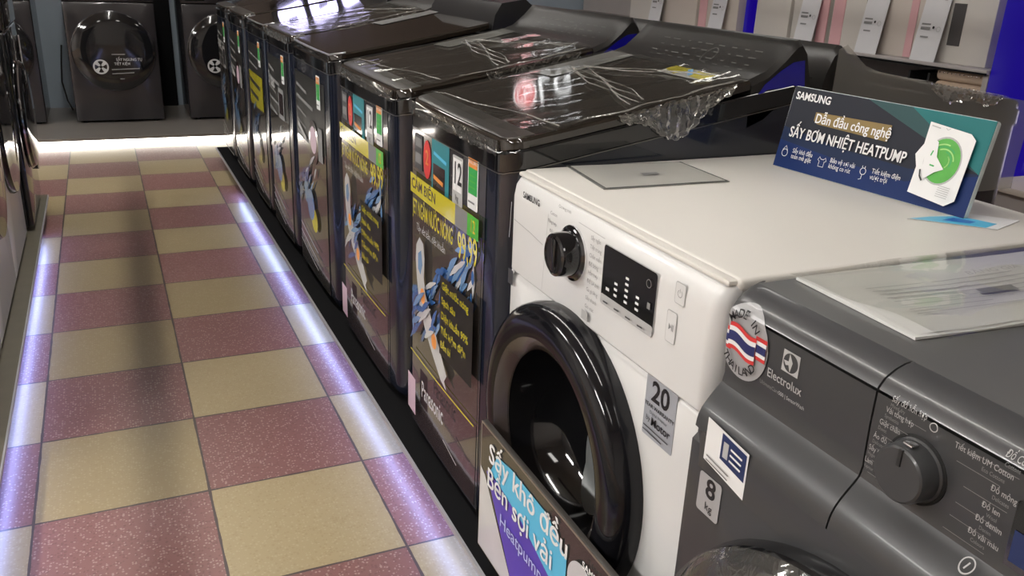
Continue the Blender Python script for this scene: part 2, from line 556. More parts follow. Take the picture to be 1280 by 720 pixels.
# hanging illuminated brand signs whose reflections lie on the lids
def logo_sign(x, y, z, rz, hgt, label):
    t = thing('illuminated_sign', label, 'sign', (x, y, z), rz)
    k = hgt
    MB().box(-1.45 * k, 0, -.75 * k, 1.45 * k, .05, .75 * k, bev=.01).build('sign_box', M_satin, t)
    for q in (-1, 1):
        MB().tube([(q * k, .025, .74 * k), (q * k, .025, CEIL_Z - z)], .006, 6).build('hanger', M_chrome, t)
    d = Decal(.0015)
    W_ = emis('sign_white', (.93, .95, 1.0), 5.0)
    Rd = emis('sign_red', (1.0, .03, .06), 2.6)
    d.disc(-.72 * k, 0, .52 * k, .52 * k, W_)
    d.disc(-.72 * k, 0, .46 * k, .46 * k, Rd)
    d.ring(-.72 * k, 0, .33 * k, .06 * k, W_, 90, 360)
    d.stroke([(-.72 * k, 0), (-.40 * k, 0)], .06 * k, W_)
    d.stroke([(-.72 * k, .17 * k), (-.72 * k, -.15 * k), (-.60 * k, -.15 * k)], .06 * k, W_)
    d.disc(-.86 * k, .13 * k, .05 * k, .05 * k, W_)
    d.text('LG', .62 * k, 0, 1.15 * k, W_, bold=.008, spacing=1.15)
    d.build('sign_face', lambda u, v, l: (u, -.001 - l, v), t)
logo_sign(2.80, 6.35, 2.47, -.75, .185, 'black hanging sign with red round logo and white letters beyond the black row')

t = thing('light_box', 'glowing lavender light box with three rounded tiles, high on the far wall', 'light', (1.66, 7.885, 1.50))
MB().box(-.42, -.05, -.15, .42, .005, .15, bev=.01).build('box_body', M_satin, t)
d = Decal(.0015)
Lv = emis('light_box_lavender', (.60, .56, 1.0), 5.0)
for q in (-.27, 0, .27):
    d.rect(q - .11, -.11, q + .11, .11, Lv, r=.04)
    d.rect(q - .04, -.025, q + .04, .025, M_satin, r=.01)
d.build('light_face', lambda u, v, l: (u, -.051 - l, v), t)

# ------------------------------------------------------------------ platforms with LED strips
ZP = 0.085
M_ledr = emis('led_violet', (0.33, 0.45, 1.0), LED_RIGHT)
M_ledl = emis('led_lavender', (0.32, 0.41, 1.0), LED_LEFT)
M_ledf = emis('led_warm', (1.0, 0.95, 0.86), LED_FAR)
t = thing('display_platform', 'long low black platform under the right row of washing machines', 'platform', (1.4, 3.0, 0))
MB().box(-.788, -3.0, .075, .85, 2.94, ZP).build('deck', M_black, t)
MB().box(-.795, -3.0, .073, -.788, 2.94, ZP - .0005).build('edge_trim', M_edge, t)
MB().box(-.68, -2.9, 0, -.66, 2.85, .075).build('kick_board', M_black, t)
MB().box(-.783, -3.0, .068, -.768, 2.02, .0745).build('led_strip', M_ledr, t)
t = thing('display_platform', 'low khaki laminate platform under the left row of washing machines', 'platform', (-1.0, 2.5, 0))
MB().box(-.45, -2.5, .075, .655, 2.42, ZP).build('deck', M_khaki, t)
MB().box(.655, -2.5, .073, .660, 2.42, ZP - .0005).build('edge_trim', M_edge, t)
MB().box(.52, -2.4, 0, .54, 2.3, .075).build('kick_board', M_black, t)
MB().box(.635, -2.4, .068, .650, 1.95, .0745).build('led_strip', M_ledl, t)
t = thing('display_platform', 'low grey platform against the far wall with glowing white front', 'platform', (.6, 7.2, 0))
MB().box(-3.0, -.64, .042, 3.0, .70, .06).build('deck', M_plat, t)
MB().box(-3.0, -.60, 0, 3.0, -.58, .042).build('led_strip', M_ledf, t)

# ------------------------------------------------------------------ black top-loading washing machines
def lerp_prof(prof, x):
    if x <= prof[0][0]:
        return prof[0][1]
    for (a, za), (b, zb) in zip(prof, prof[1:]):
        if x <= b:
            return za + (zb - za) * (x - a) / (b - a)
    return prof[-1][1]
TL_PROF = [(0, .893), (.012, .899), (.28, .947), (.50, .992), (.555, 1.004), (.60, 1.022), (.64, 1.055), (.668, 1.084), (.680, 1.087), (.695, 1.07), (.712, 1.02), (.722, .96)]
BOW = .005
def front_x(ly, wd):
    h = wd / 2
    return -BOW * (1 - (ly / h) ** 2)
def footprint(wd, dep, r, grow=0.0, n=7, x0=0.0):
    h = wd / 2 + grow
    pts = []
    for cx, cy, a0 in ((dep - r, h - r, 0), (x0 + r, h - r, 90), (x0 + r, -h + r, 180), (dep - r, -h + r, 270)):
        for k in range(n):
            a = math.radians(a0 + 90.0 * k / (n - 1))
            pts.append((cx + (r + 0) * math.cos(a), cy + r * math.sin(a)))
        if a0 == 90:
            for k in range(1, 8):
                y = (h - r) - 2 * (h - r) * k / 8
                pts.append((x0, y))
    out = []
    for x, y in pts:
        kk = max(0.0, 1 - (x - x0) / r)
        out.append((x - grow + kk * -BOW * max(0, (1 - (y / h) ** 2)), y))
    return out

def strip_patch(mb, wd, xs, prof, dz, thick, inset, r, m=0, edge=.006, ny=10, y0=None):
    """solid sheet following the sloped side profile, corners rounded in plan at the front"""
    rings = []
    for x in xs:
        hw = wd / 2 - inset
        d = x - xs[0]
        if r > 0 and d < r:
            hw -= r - math.sqrt(max(0, r * r - (r - d) ** 2))
        z = lerp_prof(prof, x) + dz
        ring = [(x, -hw, z - thick), (x, -hw, z - edge)]
        for k in range(ny + 1):
            y = (-hw + edge) + 2 * (hw - edge) * k / ny
            xx = x + (front_x(y, wd) * max(0, 1 - d / .06))
            ring.append((xx, y, z))
        ring += [(x, hw, z - edge), (x, hw, z - thick)]
        rings.append(ring)
    mb.loft(rings, m)

def front_map(wd, off=0.0):
    # u measured from the left edge as seen, v = height above the platform
    def f(u, v, l):
        ly = wd / 2 - u
        return (front_x(ly, wd) - off - l, ly, v)
    return f

def splash(d, rng, u0, v0, u1, v1, n=26):
    cols = [P_posterb, P_postersky, P_posterb, P_posterw, P_postersky]
    for i in range(n):
        tt = rng.random()
        cu, cv = u0 + (u1 - u0) * tt, v0 + (v1 - v0) * tt
        cu += rng.uniform(-.07, .07)
        cv += rng.uniform(-.05, .05)
        ln = rng.uniform(.04, .11)
        an = math.radians(rng.uniform(20, 75))
        pts, wd = [], []
        for k in range(6):
            s = (k / 5 - .5) * ln
            pts.append((cu + math.cos(an) * s + .02 * (k / 5) ** 2, cv + math.sin(an) * s))
            wd.append(.003 + .016 * math.sin(PI * k / 5) * rng.uniform(.6, 1.1))
        pts = [(min(max(a, U_MIN), U_MAX), b) for a, b in pts]
        d.stroke(pts, wd, rng.choice(cols), up=(i % 3 == 0))

U_MIN, U_MAX = .05, .46
def poster_water(wd, root, seed, off):
    """the sensor poster: yellow headline, white water figure, blue splash, black text box"""
    global U_MIN, U_MAX
    k = wd / .59
    U = lambda u: u * k
    U_MIN, U_MAX = U(.055), U(.455)
    rng = random.Random(seed)
    d = Decal(.0004)
    d.rect(U(.035), .03, U(.49), .725, P_poster)
    d.rect(U(.04), .03, U(.49), .238, P_poster2)
    splash(d, rng, U(.07), .36, U(.47), .62, 48)
    d.stroke([(U(.04), .240), (U(.49), .240)], .004, P_postery)
    d.rect(U(.04), .672, U(.455), .720, P_postery)
    d.text('CẢM BIẾN', U(.05), .696, .036, P_poster, align='LEFT', bold=.01, sx=1.1 * k)
    d.rect(U(.36), .672, U(.43), .720, P_mgrey)
    d.rect(U(.43), .672, U(.49), .720, P_lime)
    d.text('12', U(.46), .696, .04, P_postery, bold=.02, sx=.7)
    d.text('JET NGÂM NƯỚC NÓNG', U(.066), .640, .054, P_postery, align='LEFT', bold=.012, sx=.47 * k)
    d.text('99,99', U(.382), .632, .085, P_postery, align='LEFT', bold=.015, rot=.10, sx=.58 * k)
    d.text('Tẩy vết bẩn, diệt khuẩn', U(.10), .596, .026, P_posterw, align='LEFT', sx=.8 * k)
    # pale water figure
    body = [(.10, .55), (.125, .575), (.155, .565), (.165, .53), (.16, .48), (.175, .44), (.215, .40), (.27, .35), (.33, .29), (.315, .27), (.33, .25), (.29, .262), (.235, .30), (.17, .35), (.125, .40), (.105, .46), (.095, .51)]
    d.poly([(U(a), b) for a, b in body], P_posterw)
    d.poly([(U(a), b) for a, b in [(.115, .53), (.14, .545), (.15, .51), (.135, .48), (.115, .49)]], P_postersky)
    for cu, cv in ((.155, .43), (.245, .345)):
        d.disc(U(cu), cv, .024, .026, P_posterw)
        d.disc(U(cu), cv, .018, .020, P_orange)
    splash(d, rng, U(.10), .33, U(.24), .42, 10)
    # black list box with yellow lines
    d.rect(U(.29), .335, U(.488), .535, P_posterk)
    rows = ['Giặt nước nóng', 'Sạch sâu', 'Diệt khuẩn 99%', 'Tiết kiệm điện', 'Bền bỉ']
    for i, s in enumerate(rows):
        d.text(s, U(.302), .512 - i * .037, .026, P_postery, align='LEFT', sx=.95 * k, bold=.012)
    d.text('Panasonic', U(.165), .178, .066, P_posterw, align='LEFT', bold=.012, sx=.62 * k)
    d.rect(U(.05), .075, U(.115), .18, P_pink)
    d.stroke([(U(.33), .12), (U(.42), .10)], .003, P_lgrey)
    return d.build('poster', front_map(wd, off), root, cuts=[wd * i / 14 for i in range(1, 14)])

def poster_dark(wd, root, seed, off, tone):
    global U_MIN, U_MAX
    k = wd / .59
    U = lambda u: u * k
    U_MIN, U_MAX = U(.06), U(.44)
    rng = random.Random(seed)
    d = Decal(.0004)
    d.rect(U(.035), .03, U(.49), .80, P_posterk)
    d.rect(U(.04), .04, U(.485), .55, P_poster)
    for i in range(5):
        d.stroke([(U(.06), .75 - i * .045), (U(.06 + rng.uniform(.12, .34)), .735 - i * .045)], rng.uniform(.006, .015), P_mgrey)
    if tone == 'logo':
        d.text('5 sao', U(.14), .69, .08, P_lgrey, bold=.02, rot=-.05)
        d.rect(U(.30), .55, U(.42), .68, P_mgrey)
        d.rect(U(.315), .57, U(.405), .66, P_poster2)
    elif tone == 'photo':
        d.disc(U(.33), .57, .075, .08, P_poster2)
        d.disc(U(.33), .58, .05, .05, P_pink)
        d.rect(U(.40), .52, U(.46), .64, P_mgrey)
        d.stroke([(U(.08), .60), (U(.22), .56)], .02, P_lgrey)
    else:
        d.rect(U(.05), .50, U(.47), .66, P_postery)
        d.stroke([(U(.08), .62), (U(.40), .60)], .02, P_posterk)
        d.stroke([(U(.08), .56), (U(.34), .545)], .02, P_posterk)
    splash(d, rng, U(.08), .32, U(.30), .48, 20)
    d.disc(U(.32), .27, .05, .045, P_postery)
    d.disc(U(.27), .32, .06, .06, P_postersky)
    d.disc(U(.20), .36, .03, .05, P_postersky)
    for i in range(3):
        d.stroke([(U(.08), .20 - i * .035), (U(.36), .155 - i * .035)], .005, P_lgrey)
    return d.build('poster', front_map(wd, off), root, cuts=[wd * i / 14 for i in range(1, 14)])

def crumple(mb, p0, p1, drop, nx, nz, seed, amp, m=0, out=(0, -1, 0), taper=True, rim=0):
    """hanging ruffled sheet from the line p0-p1"""
    rng = random.Random(seed)
    p0, p1, o = Vector(p0), Vector(p1), Vector(out)
    ph = [rng.uniform(0, 6.28) for _ in range(6)]
    g = []
    for j in range(nz + 1):
        s = j / nz
        row = []
        for i in range(nx + 1):
            u = i / nx
            env = (math.sin(PI * min(1, max(0, u))) ** .6 * (.75 + .25 * math.sin(9 * u + ph[4]))) if taper else 1
            p = p0.lerp(p1, u) + Vector((0, 0, -drop * s * env))
            wv = amp * (.2 + s) * (math.sin(26 * u + ph[0] + 3 * s) + .6 * math.sin(47 * u + ph[1] - 5 * s) + .4 * rng.uniform(-1, 1))
            row.append(p + o * (.004 + abs(wv)) + Vector((rng.uniform(-1, 1) * amp * .4, 0, rng.uniform(-1, 1) * amp * .5)))
        g.append(row)
    mb.grid(g, m)
    if rim:
        mb.tube(g[-1], rim, 5, m)
        for a_, b_ in ((.08, .30), (.35, .22), (.55, .70), (.80, .60)):
            mb.tube([g[j][int(nx * (a_ + (b_ - a_) * j / nz))] + o * .001 for j in range(nz + 1)], rim * .8, 5, m)

def top_loader(label, X, Y, wd, rz=0.0, style='water', seed=1, film=True, hscale=1.0, front=True, console='curved', group='black top loading washing machines in the right row', zmap=None, sheet_on=0):
    root = thing('washing_machine', label, 'washing machine', (X, Y, ZP), rz, group)
    h = wd / 2
    prof = [(a, b * hscale) if not zmap else (a, zmap[0] + zmap[1] * b) for a, b in TL_PROF]
    # body: rounded column, top cut to the slope
    rings = []
    for z, g in ((.014, -.012), (.030, -.002), (.05, 0), (.4, 0)):
        rings.append([(x, y, z) for x, y in footprint(wd, .72, .05, g)])
    fp = footprint(wd, .72, .05, 0)
    rings.append([(x, y, lerp_prof(prof, max(0, x)) - .058 if x < .58 else lerp_prof(prof, .58) - .058) for x, y in fp])
    MB().loft(rings).build('body', M_navy, root)
    for sx in (.06, .66):
        for sy in (-1, 1):
            MB().lathe([(.02, 0), (.022, .016)], (sx, sy * (h - .07), 0), 'z', 12, cap0=True, cap1=True).build('foot', M_rubber, root)
    # top cover collar
    fo = footprint(wd, .72, .05, .004)
    def zt(x, d):
        return lerp_prof(prof, min(max(0, x), .58)) - d
    rings = [[(x, y, zt(x, .060)) for x, y in fp], [(x, y, zt(x, .058)) for x, y in fo], [(x, y, zt(x, .024)) for x, y in fo], [(x, y, zt(x, .020)) for x, y in fp]]
    MB().loft(rings, cap0=False).build('top_cover', M_gloss, root)
    MB().loft([[(x, y, zt(x, .0625)) for x, y in footprint(wd, .72, .05, .0035)], [(x, y, zt(x, .0605)) for x, y in footprint(wd, .72, .05, .0035)]], cap0=False, cap1=False).build('seam_line', M_trim, root)
    # lid
    mb = MB()
    xs = [0, .004, .012, .022, .035, .05, .08, .16, .28, .40, .50, .555]
    strip_patch(mb, wd, xs, prof, 0, .019, .002, .045)
    lid = mb.build('lid', M_glass, root)
    if console == 'box':
        pts = []
        for (x, y) in footprint(wd, .72, .045, -.003):
            if x < .55:
                pts.append((x, y, lerp_prof(prof, max(0, x)) + .0005))
        pts.sort(key=lambda p: math.atan2(p[1], -(p[0] - .3)))
        MB().tube(pts, .0035, 6).build('lid_rim', M_rim, lid)
    mb = MB()
    strip_patch(mb, wd - .02, [.008, .012, .02, .03, .045, .062], prof, .0016, .0016, .004, .034, edge=.001)
    if console != 'box':
        mb.build('lid_front_trim', M_trim, lid)
    mb = MB()
    for yy in (0,):
        d = Decal(.0006)
        d.rect(-h + .02, .40, h - .02, .404, M_seam)
        d.rect(-h + .05, .19, -h + .052, .40, M_seam)
    # rear console: curves up like a ramp
    if console == 'curved':
        mb = MB()
        strip_patch(mb, wd, [.557, .58, .60, .62, .64, .655, .668, .675, .680, .688, .695, .704, .712, .722], prof, 0, .10, .0, 0, ny=12, edge=.012)
        con = mb.build('control_console', M_cons, root)
        d = Decal(.0006)
        rng = random.Random(seed + 5)
        for r in range(4):
            for c in range(9):
                u = -h * .75 + c * wd * .075
                d.rect(u, .585 + r * .017, u + rng.uniform(.008, .03), .5872 + r * .017, P_dim)
                d.layer = 1
        d.ring(.02 - h * .3, .61, .02, .0015, P_dim)
        def cmap(u, v, l):
            return (v, u, lerp_prof(prof, v) + .0012 + l)
        d.build('control_markings', cmap, con, cutv=[.60, .62, .64, .655])
        # blue reflection painted onto the side of the console
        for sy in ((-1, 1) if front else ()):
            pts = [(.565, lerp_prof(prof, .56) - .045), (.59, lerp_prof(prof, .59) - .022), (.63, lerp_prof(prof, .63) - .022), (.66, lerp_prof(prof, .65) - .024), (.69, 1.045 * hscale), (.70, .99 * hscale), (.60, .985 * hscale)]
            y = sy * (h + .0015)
            MB().add([(a, y, b) for a, b in pts], [tuple(range(len(pts)))], smooth=False).build('cheek_reflection', M_blue_refl, con)
    else:
        pr = [(.565, .99), (.575, 1.045), (.60, 1.085), (.69, 1.10), (.715, 1.08), (.72, .95), (.565, .95)]
        rings = [[(a, y, b) for a, b in pr] for y in (-h, h)]
        MB().loft(rings, smooth=False).build('control_console', M_satin, root)
    if sheet_on:
        d = Decal(.0006)
        ya, yb = h - .012, h - .13
        d.poly([(.315, ya), (.325, yb), (.56, yb + .01), (.56, ya)], P_sleeve)
        for q in range(4):
            d.stroke([(.36, ya - .03 - q * .018), (.50, ya - .03 - q * .018)], .004, P_mgrey)
        d.build('lid_sheet', lambda u, v, l: (u, v, lerp_prof(prof, u) + .0015 + l), lid, cuts=[.4, .5, .553])
    if sheet_on == 2:
        d = Decal(.0006)
        d.rect(.495, -.20, .548, -.03, P_lgrey)
        d.poly([(.50, -.09), (.548, -.11), (.548, -.03), (.52, -.03)], P_postery)
        d.poly([(.498, -.20), (.535, -.20), (.54, -.13), (.50, -.15)], P_postery)
        d.stroke([(.51, -.14), (.54, -.10)], .012, P_sky)
        d.build('lid_sticker', lambda u, v, l: (u, v, lerp_prof(prof, u) + .0015 + l), lid)
    # film
    if film:
        rng = random.Random(seed)
        ph = [rng.uniform(0, 6.28) for _ in range(8)]
        nx, ny = 34, 34
        g = []
        for i in range(nx + 1):
            x = .03 + (.56 - .03) * i / nx
            row = []
            for j in range(ny + 1):
                y = -h + .004 + (wd - .008) * j / ny
                z = lerp_prof(prof, x) + .0045 + .0022 * (math.sin(23 * x + 9 * y + ph[0]) * math.sin(31 * y - 14 * x + ph[1])) + .0016 * math.sin(70 * y + 30 * x + ph[2]) * max(0, math.sin(9 * x + ph[3])) + rng.uniform(0, .0006)
                row.append((x, y, z))
            g.append(row)
        fm = MB().grid(g).build('plastic_film', FILM, root)
        mb = MB()
        crumple(mb, (.235, -h - .001, zt(.235, -.003)), (.51, -h - .001, zt(.51, -.003)), .080, 60, 12, seed, .0055, rim=.0011)
        mb.build('film_flap', FILM2, fm)
        mb = MB()
        crumple(mb, (-.005, h - .03, zt(0, -.001)), (-.005, -h + .03, zt(0, -.001)), .028, 50, 5, seed + 3, .003, out=(-1, 0, 0), taper=False)
        mb.build('film_flap', FILM2, fm)
        # folds crossing the lid
        mb = MB()
        for (xa, ya, xb, yb), nq in (((.375, h - .10, .295, -h + .05), 4), ((.40, h - .12, .53, -h + .10), 2), ((.05, h - .02, .12, -h + .02), 1), ((.15, -h + .01, .52, -h + .012), 2)):
            for q in range(nq):
                pts = []
                for i in range(18):
                    s_ = i / 17
                    x = xa + (xb - xa) * s_ + .006 * math.sin(11 * s_ + q * 2.1) + .013 * q
                    y = ya + (yb - ya) * s_ + .006 * math.sin(17 * s_ + q * 1.3)
                    pts.append((x, y, lerp_prof(prof, x) + .0055 + rng.uniform(0, .0025)))
                mb.tube(pts, [.0003 + .0011 * abs(math.sin(5 * k_ / 17 + q)) for k_ in range(18)], 5)
        mb.build('film_fold', FILMX, fm)
    if front:
        off = .0012
        if style == 'water':
            d = Decal(.0004)
            k = wd / .59
            d.rect(.03 * k, .022, .50 * k, .845, P_filmgrey)
            d.build('front_film', front_map(wd, off - .0006), root, cuts=[wd * i / 14 for i in range(1, 14)])
            poster_water(wd, root, seed, off)
            d = Decal(.0004)
            d.rect(.055 * k, .735, .115 * k, .82, P_dgrey)
            d.rect(.062 * k, .79, .108 * k, .812, P_mgrey)
            d.rect(.062 * k, .75, .108 * k, .775, P_mgrey)
            d.build('icon_sticker', front_map(wd, off + .001), root, cuts=[.08 * k])
            d = Decal(.0004)
            d.disc(.15 * k, .772, .028, .046, P_red)
            d.text('2', .15 * k, .775, .05, P_orange, bold=.01)
            d.build('round_sticker', front_map(wd, off + .001), root)
            d = Decal(.0004)
            d.rect(.185 * k, .70, .30 * k, .83, P_teal)
            d.rect(.195 * k, .71, .275 * k, .775, P_poster2)
            d.stroke([(.20 * k, .80), (.285 * k, .79)], .008, P_cyan)
            d.stroke([(.20 * k, .745), (.265 * k, .738)], .01, P_orange)
            d.build('offer_sticker', front_map(wd, off + .001), root, cuts=[.24 * k])
            d = Decal(.0004)
            d.rect(.322 * k, .715, .382 * k, .822, P_lgrey, r=.004)
            d.rect(.328 * k, .745, .376 * k, .816, P_white)
            d.text('12', .352 * k, .782, .068, P_black, bold=.02, sx=.75)
            d.text('kg', .352 * k, .730, .02, P_black)
            d.build('capacity_sticker', front_map(wd, off + .001), root)
            energy(front_map(wd, off + .001), root, .437 * k, .785)
        else:
            poster_dark(wd, root, seed, off, style)
            energy(front_map(wd, off + .003), root, .425 * wd / .59, .765)
    return root

def energy(fm, root, u, v):
    d = Decal(.0004)
    d.rect(u - .027, v - .058, u + .027, v + .058, P_white, r=.005)
    d.rect(u - .023, v - .026, u + .023, v + .053, P_green)
    d.rect(u - .023, v + .030, u + .023, v + .053, P_orange)
    d.text('NĂNG LƯỢNG', u, v + .041, .010, P_white, sx=.65)
    for i in range(3):
        d.stroke([(u - .017, v + .014 - i * .012), (u + .017, v + .014 - i * .012)], .0035, P_lime)
    d.stroke([(u - .017, v - .042), (u + .017, v - .042)], .004, P_mgrey)
    return d.build('energy_label', fm, root)

P_dim = mat('print_dim_grey', (.11, .11, .105), .5)
M_rim = mat('silver_rim', (.42, .42, .44), .3, metal=.7)
P_sleeve = mat('sheet_grey', (.22, .22, .215), .35, coat=.4, var=.06)
M_cons = mat('console_black', (.016, .015, .014), .36, var=.1)
M_blue_refl = mat('blue_reflection_paint', (0.012, 0.010, 0.30), 0.15, coat=0.8, var=0.3, scale=12)  # stands for blue light reflected in the console ends
XF = .672
TLS = [
    (1.755, .59, 'water', True, 'curved', 'nearest black top loader, film-wrapped lid, touching the white dryer'),
    (2.452, .645, 'water', True, 'curved', 'black top loader with yellow headline poster, second from the white dryer'),
    (3.185, .65, 'photo', False, 'box', 'black top loader with bare shiny lid and boxy rear console, third from white dryer'),
    (3.828, .584, 'logo', True, 'curved', 'black top loader with dark poster, fourth from the white dryer'),
    (4.414, .562, 'banner', False, 'box', 'black top loader with small yellow banner, fifth from the white dryer'),
    (5.085, .61, 'photo', False, 'curved', 'black top loader with pale tall poster, second from the far end of its row'),
    (5.675, .54, 'logo', False, 'curved', 'black top loader at the far end of the right row'),
]
for i, (yc, wd, st, fl, cn, lb) in enumerate(TLS):
    top_loader(lb, XF, yc, wd, 0, st, 11 + i, fl, 1.0 if i < 2 else 1.015, True, cn, sheet_on=(2, 1, 1, 0, 0, 0, 0)[i])
BACKS = [(1.81, .60, 'film-wrapped black top loader facing away, back to back with the nearest one'),
         (2.47, .60, 'black top loader facing away, behind the second one of the row'),
         (3.13, .60, 'black top loader facing away, behind the third one of the row')]
for i, (yc, wd, lb) in enumerate(BACKS):
    r = top_loader(lb, 2.19, yc, wd, PI, 'water', 31 + i, i == 0, .985, False, 'curved', 'black top loaders of the row facing away', zmap=(.248, .758))
    if i == 0:
        mb = MB()
        prof = [(a, .248 + .758 * b) for a, b in TL_PROF]
        g = []
        rng = random.Random(5)
        for a in range(31):
            x = -.006 + .70 * a / 30
            zt_ = lerp_prof(prof, max(0, x)) + .004
            row = []
            for b in range(13):
                s = b / 12
                z = zt_ - s * (zt_ - .70)
                row.append((x, wd / 2 + .008 + .002 * math.sin(19 * x + 6 * s) + .0012 * math.sin(60 * x + 2 * s), z))
            g.append(row)
        mb.grid(g)
        mb.build('side_film', FILM3, r)
        mb = MB()
        crumple(mb, (.12, wd / 2 + .010, lerp_prof(prof, .12) + .006), (.40, wd / 2 + .010, lerp_prof(prof, .40) + .004), .05, 40, 8, 77, .006, out=(0, 1, 0))
        mb.build('film_flap', FILM2, r)
t = thing('display_platform', 'low black platform under the row of machines facing away', 'platform', (1.85, 2.5, 0))
MB().box(.41, -2.2, .05, .45, 1.5, ZP).box(.40, -2.2, .0, .42, 1.5, .05).build('deck', M_black, t)

# ------------------------------------------------------------------ front loader shell
def rrect(y0, z0, y1, z1, r, n=5):
    pts = []
    for cy, cz, a0 in ((y1 - r, z1 - r, 0), (y0 + r, z1 - r, 90), (y0 + r, z0 + r, 180), (y1 - r, z0 + r, 270)):
        for k in range(n):
            a = math.radians(a0 + 90 * k / (n - 1))
            pts.append((cy + r * math.cos(a), cz + r * math.sin(a)))
    return pts
def shell(mb, h, z0, z1, x0, x1, r=.012, m=0):
    """cabinet open at its front (x0), closed behind"""
    a = rrect(-h, z0, h, z1, r)
    b = rrect(-h + .01, z0 + .01, h - .01, z1 - .01, r)
    mb.loft([[(x0, y, z) for y, z in a], [(x1 - .012, y, z) for y, z in a], [(x1, y, z) for y, z in b]], m, cap0=False)
def hole_plate(mb, h, z0, z1, x, cz, r, m=0, n=64, cy=0.0, edge=.012, back=.02):
    """front sheet with a round opening; outer edge rolled back"""
    inner, outer = [], []
    for k in range(n):
        a = 2 * PI * (k + .5) / n
        c, s = math.cos(a), math.sin(a)
        inner.append((cy + r * c, cz + r * s))
        ty = ((h - edge - cy) / c) if c > 0 else ((-h + edge - cy) / c)
        tz = ((z1 - edge - cz) / s) if s > 0 else ((z0 + edge - cz) / s)
        tt = min(ty, tz)
        outer.append((cy + tt * c, cz + tt * s))
    # snap the closest points to the corners
    for yy, zz in ((-h + edge, z0 + edge), (h - edge, z0 + edge), (-h + edge, z1 - edge), (h - edge, z1 - edge)):
        i = min(range(n), key=lambda q: (outer[q][0] - yy) ** 2 + (outer[q][1] - zz) ** 2)
        outer[i] = (yy, zz)
    def roll(s):
        res = []
        for y, z in outer:
            yy = y + (edge * s if y > h - edge - 1e-5 else -edge * s if y < -h + edge + 1e-5 else 0)
            zz = z + (edge * s if z > z1 - edge - 1e-5 else -edge * s if z < z0 + edge + 1e-5 else 0)
            res.append((yy, zz))
        return res
    r1, r2 = roll(.7), roll(1.0)
    mb.loft([[(x + .02, a, b) for a, b in inner], [(x, a, b) for a, b in inner], [(x, a, b) for a, b in outer], [(x + .0035, a, b) for a, b in r1], [(x + edge, a, b) for a, b in r2], [(x + edge + back, a, b) for a, b in r2]], m, cap0=False, cap1=False)

# ------------------------------------------------------------------ white heat pump dryer
SX, SY = .68, 1.1325
dry = thing('clothes_dryer', 'white front loading dryer with black round door and price sheet on top', 'clothes dryer', (SX, SY, ZP))
h = .3225
mb = MB()
shell(mb, h, .016, .832, .03, .72)
mb.build('cabinet', M_white, dry)
mb = MB()
hole_plate(mb, h, .016, .6492, .004, .397, .20, cy=.059, edge=.009)
mb.build('front_panel', M_whitef, dry)
mb = MB()
# upper control fascia, slightly proud, rolled over at the top
rings = []
for y, ins in ((-h, 1), (-h + .004, .55), (-h + .012, .18), (-h + .022, 0), (h - .022, 0), (h - .012, .18), (h - .004, .55), (h, 1)):
    dx = .02 * ins
    rings.append([(.05, y, .650), (.004 + dx, y, .650), (-.001 + dx, y, .656), (-.002 + dx, y, .80), (.002 + dx, y, .822), (.010 + dx, y, .834), (.022 + dx, y, .838), (.05, y, .838)])
mb.loft(rings)
fas = mb.build('control_panel', M_whitef, dry)
mb = MB().box(.026, -h - .002, .828, .735, h + .002, .847, bev=.007, seg=3)
mb.box(.012, -h + .004, .836, .04, h - .004, .8445, bev=.004)
mb.build('top_panel', M_white, dry)
for sx in (.06, .66):
    for sy in (-1, 1):
        MB().lathe([(.022, 0), (.022, .018)], (sx, sy * (h - .06), 0), 'z', 12, cap0=True, cap1=True).build('foot', M_rubber, dry)
smap = lambda off: (lambda u, v, l: (-.002 - off - l, -(u), v - ZP))   # u = -(y-SY), v = world height
UY = lambda y: -(y - SY)
d = Decal(.0004)
d.text('SAMSUNG', UY(1.361), .8985, .0165, P_black, bold=.02, sx=.92)
d.build('brand_mark', smap(.0005), fas)
d = Decal(.0003)
# water drawer outline, handle notch
d.stroke([(UY(1.445), .872), (UY(1.447), .83), (UY(1.45), .80)], .002, P_lgrey)
d.stroke([(UY(1.43), .842), (UY(1.36), .836), (UY(1.306), .8285)], .0016, P_lgrey)
d.stroke([(UY(1.29), .89), (UY(1.296), .80), (UY(1.30), .745)], .0010, P_lgrey)
d.build('drawer_outline', smap(.0004), fas)
d = Decal(.0003)
d.rect(UY(1.447), .708, UY(1.425), .738, P_dgrey)
d.build('small_sticker', smap(.0004), fas)
# dial
kb = MB()
kb.lathe([(.047, 0), (.047, -.004), (.043, -.006), (.040, -.008)], (-.002, 1.196 - SY, .848 - ZP), 'x', 40, cap1=True)
kb.lathe([(.038, -.006), (.0375, -.03), (.036, -.036), (.031, -.0385), (.029, -.036), (.012, -.0355)], (-.002, 1.196 - SY, .848 - ZP), 'x', 40, cap1=True)
dial = kb.build('dial', M_gloss, fas)
MB().box(-.0415, 1.196 - SY - .007, .848 - ZP - .029, -.034, 1.196 - SY + .007, .848 - ZP + .029, bev=.003).build('dial_grip', M_gloss, dial)
MB().lathe([(.0475, 0), (.0475, -.003), (.0445, -.0045), (.0445, 0)], (-.002, 1.196 - SY, .848 - ZP), 'x', 40).build('dial_ring', M_chrome, dial)
d = Decal(.0003)
left = ['Cotton', 'Tổng hợp', 'Đồ len', 'Nhanh']
for i, s in enumerate(left):
    d.text(s, UY(1.258), .895 - i * .016, .0085, P_mgrey, align='RIGHT')
d.text('Chương trình', UY(1.23), .915, .008, P_mgrey)
right = ['Sấy ngăn', 'Tiệt trùng', 'Chăn mền', 'Đồ bông', 'Hỗn hợp', 'Đồ sơ sinh', 'Ga giường', 'Sấy nhanh', 'Gió mát']
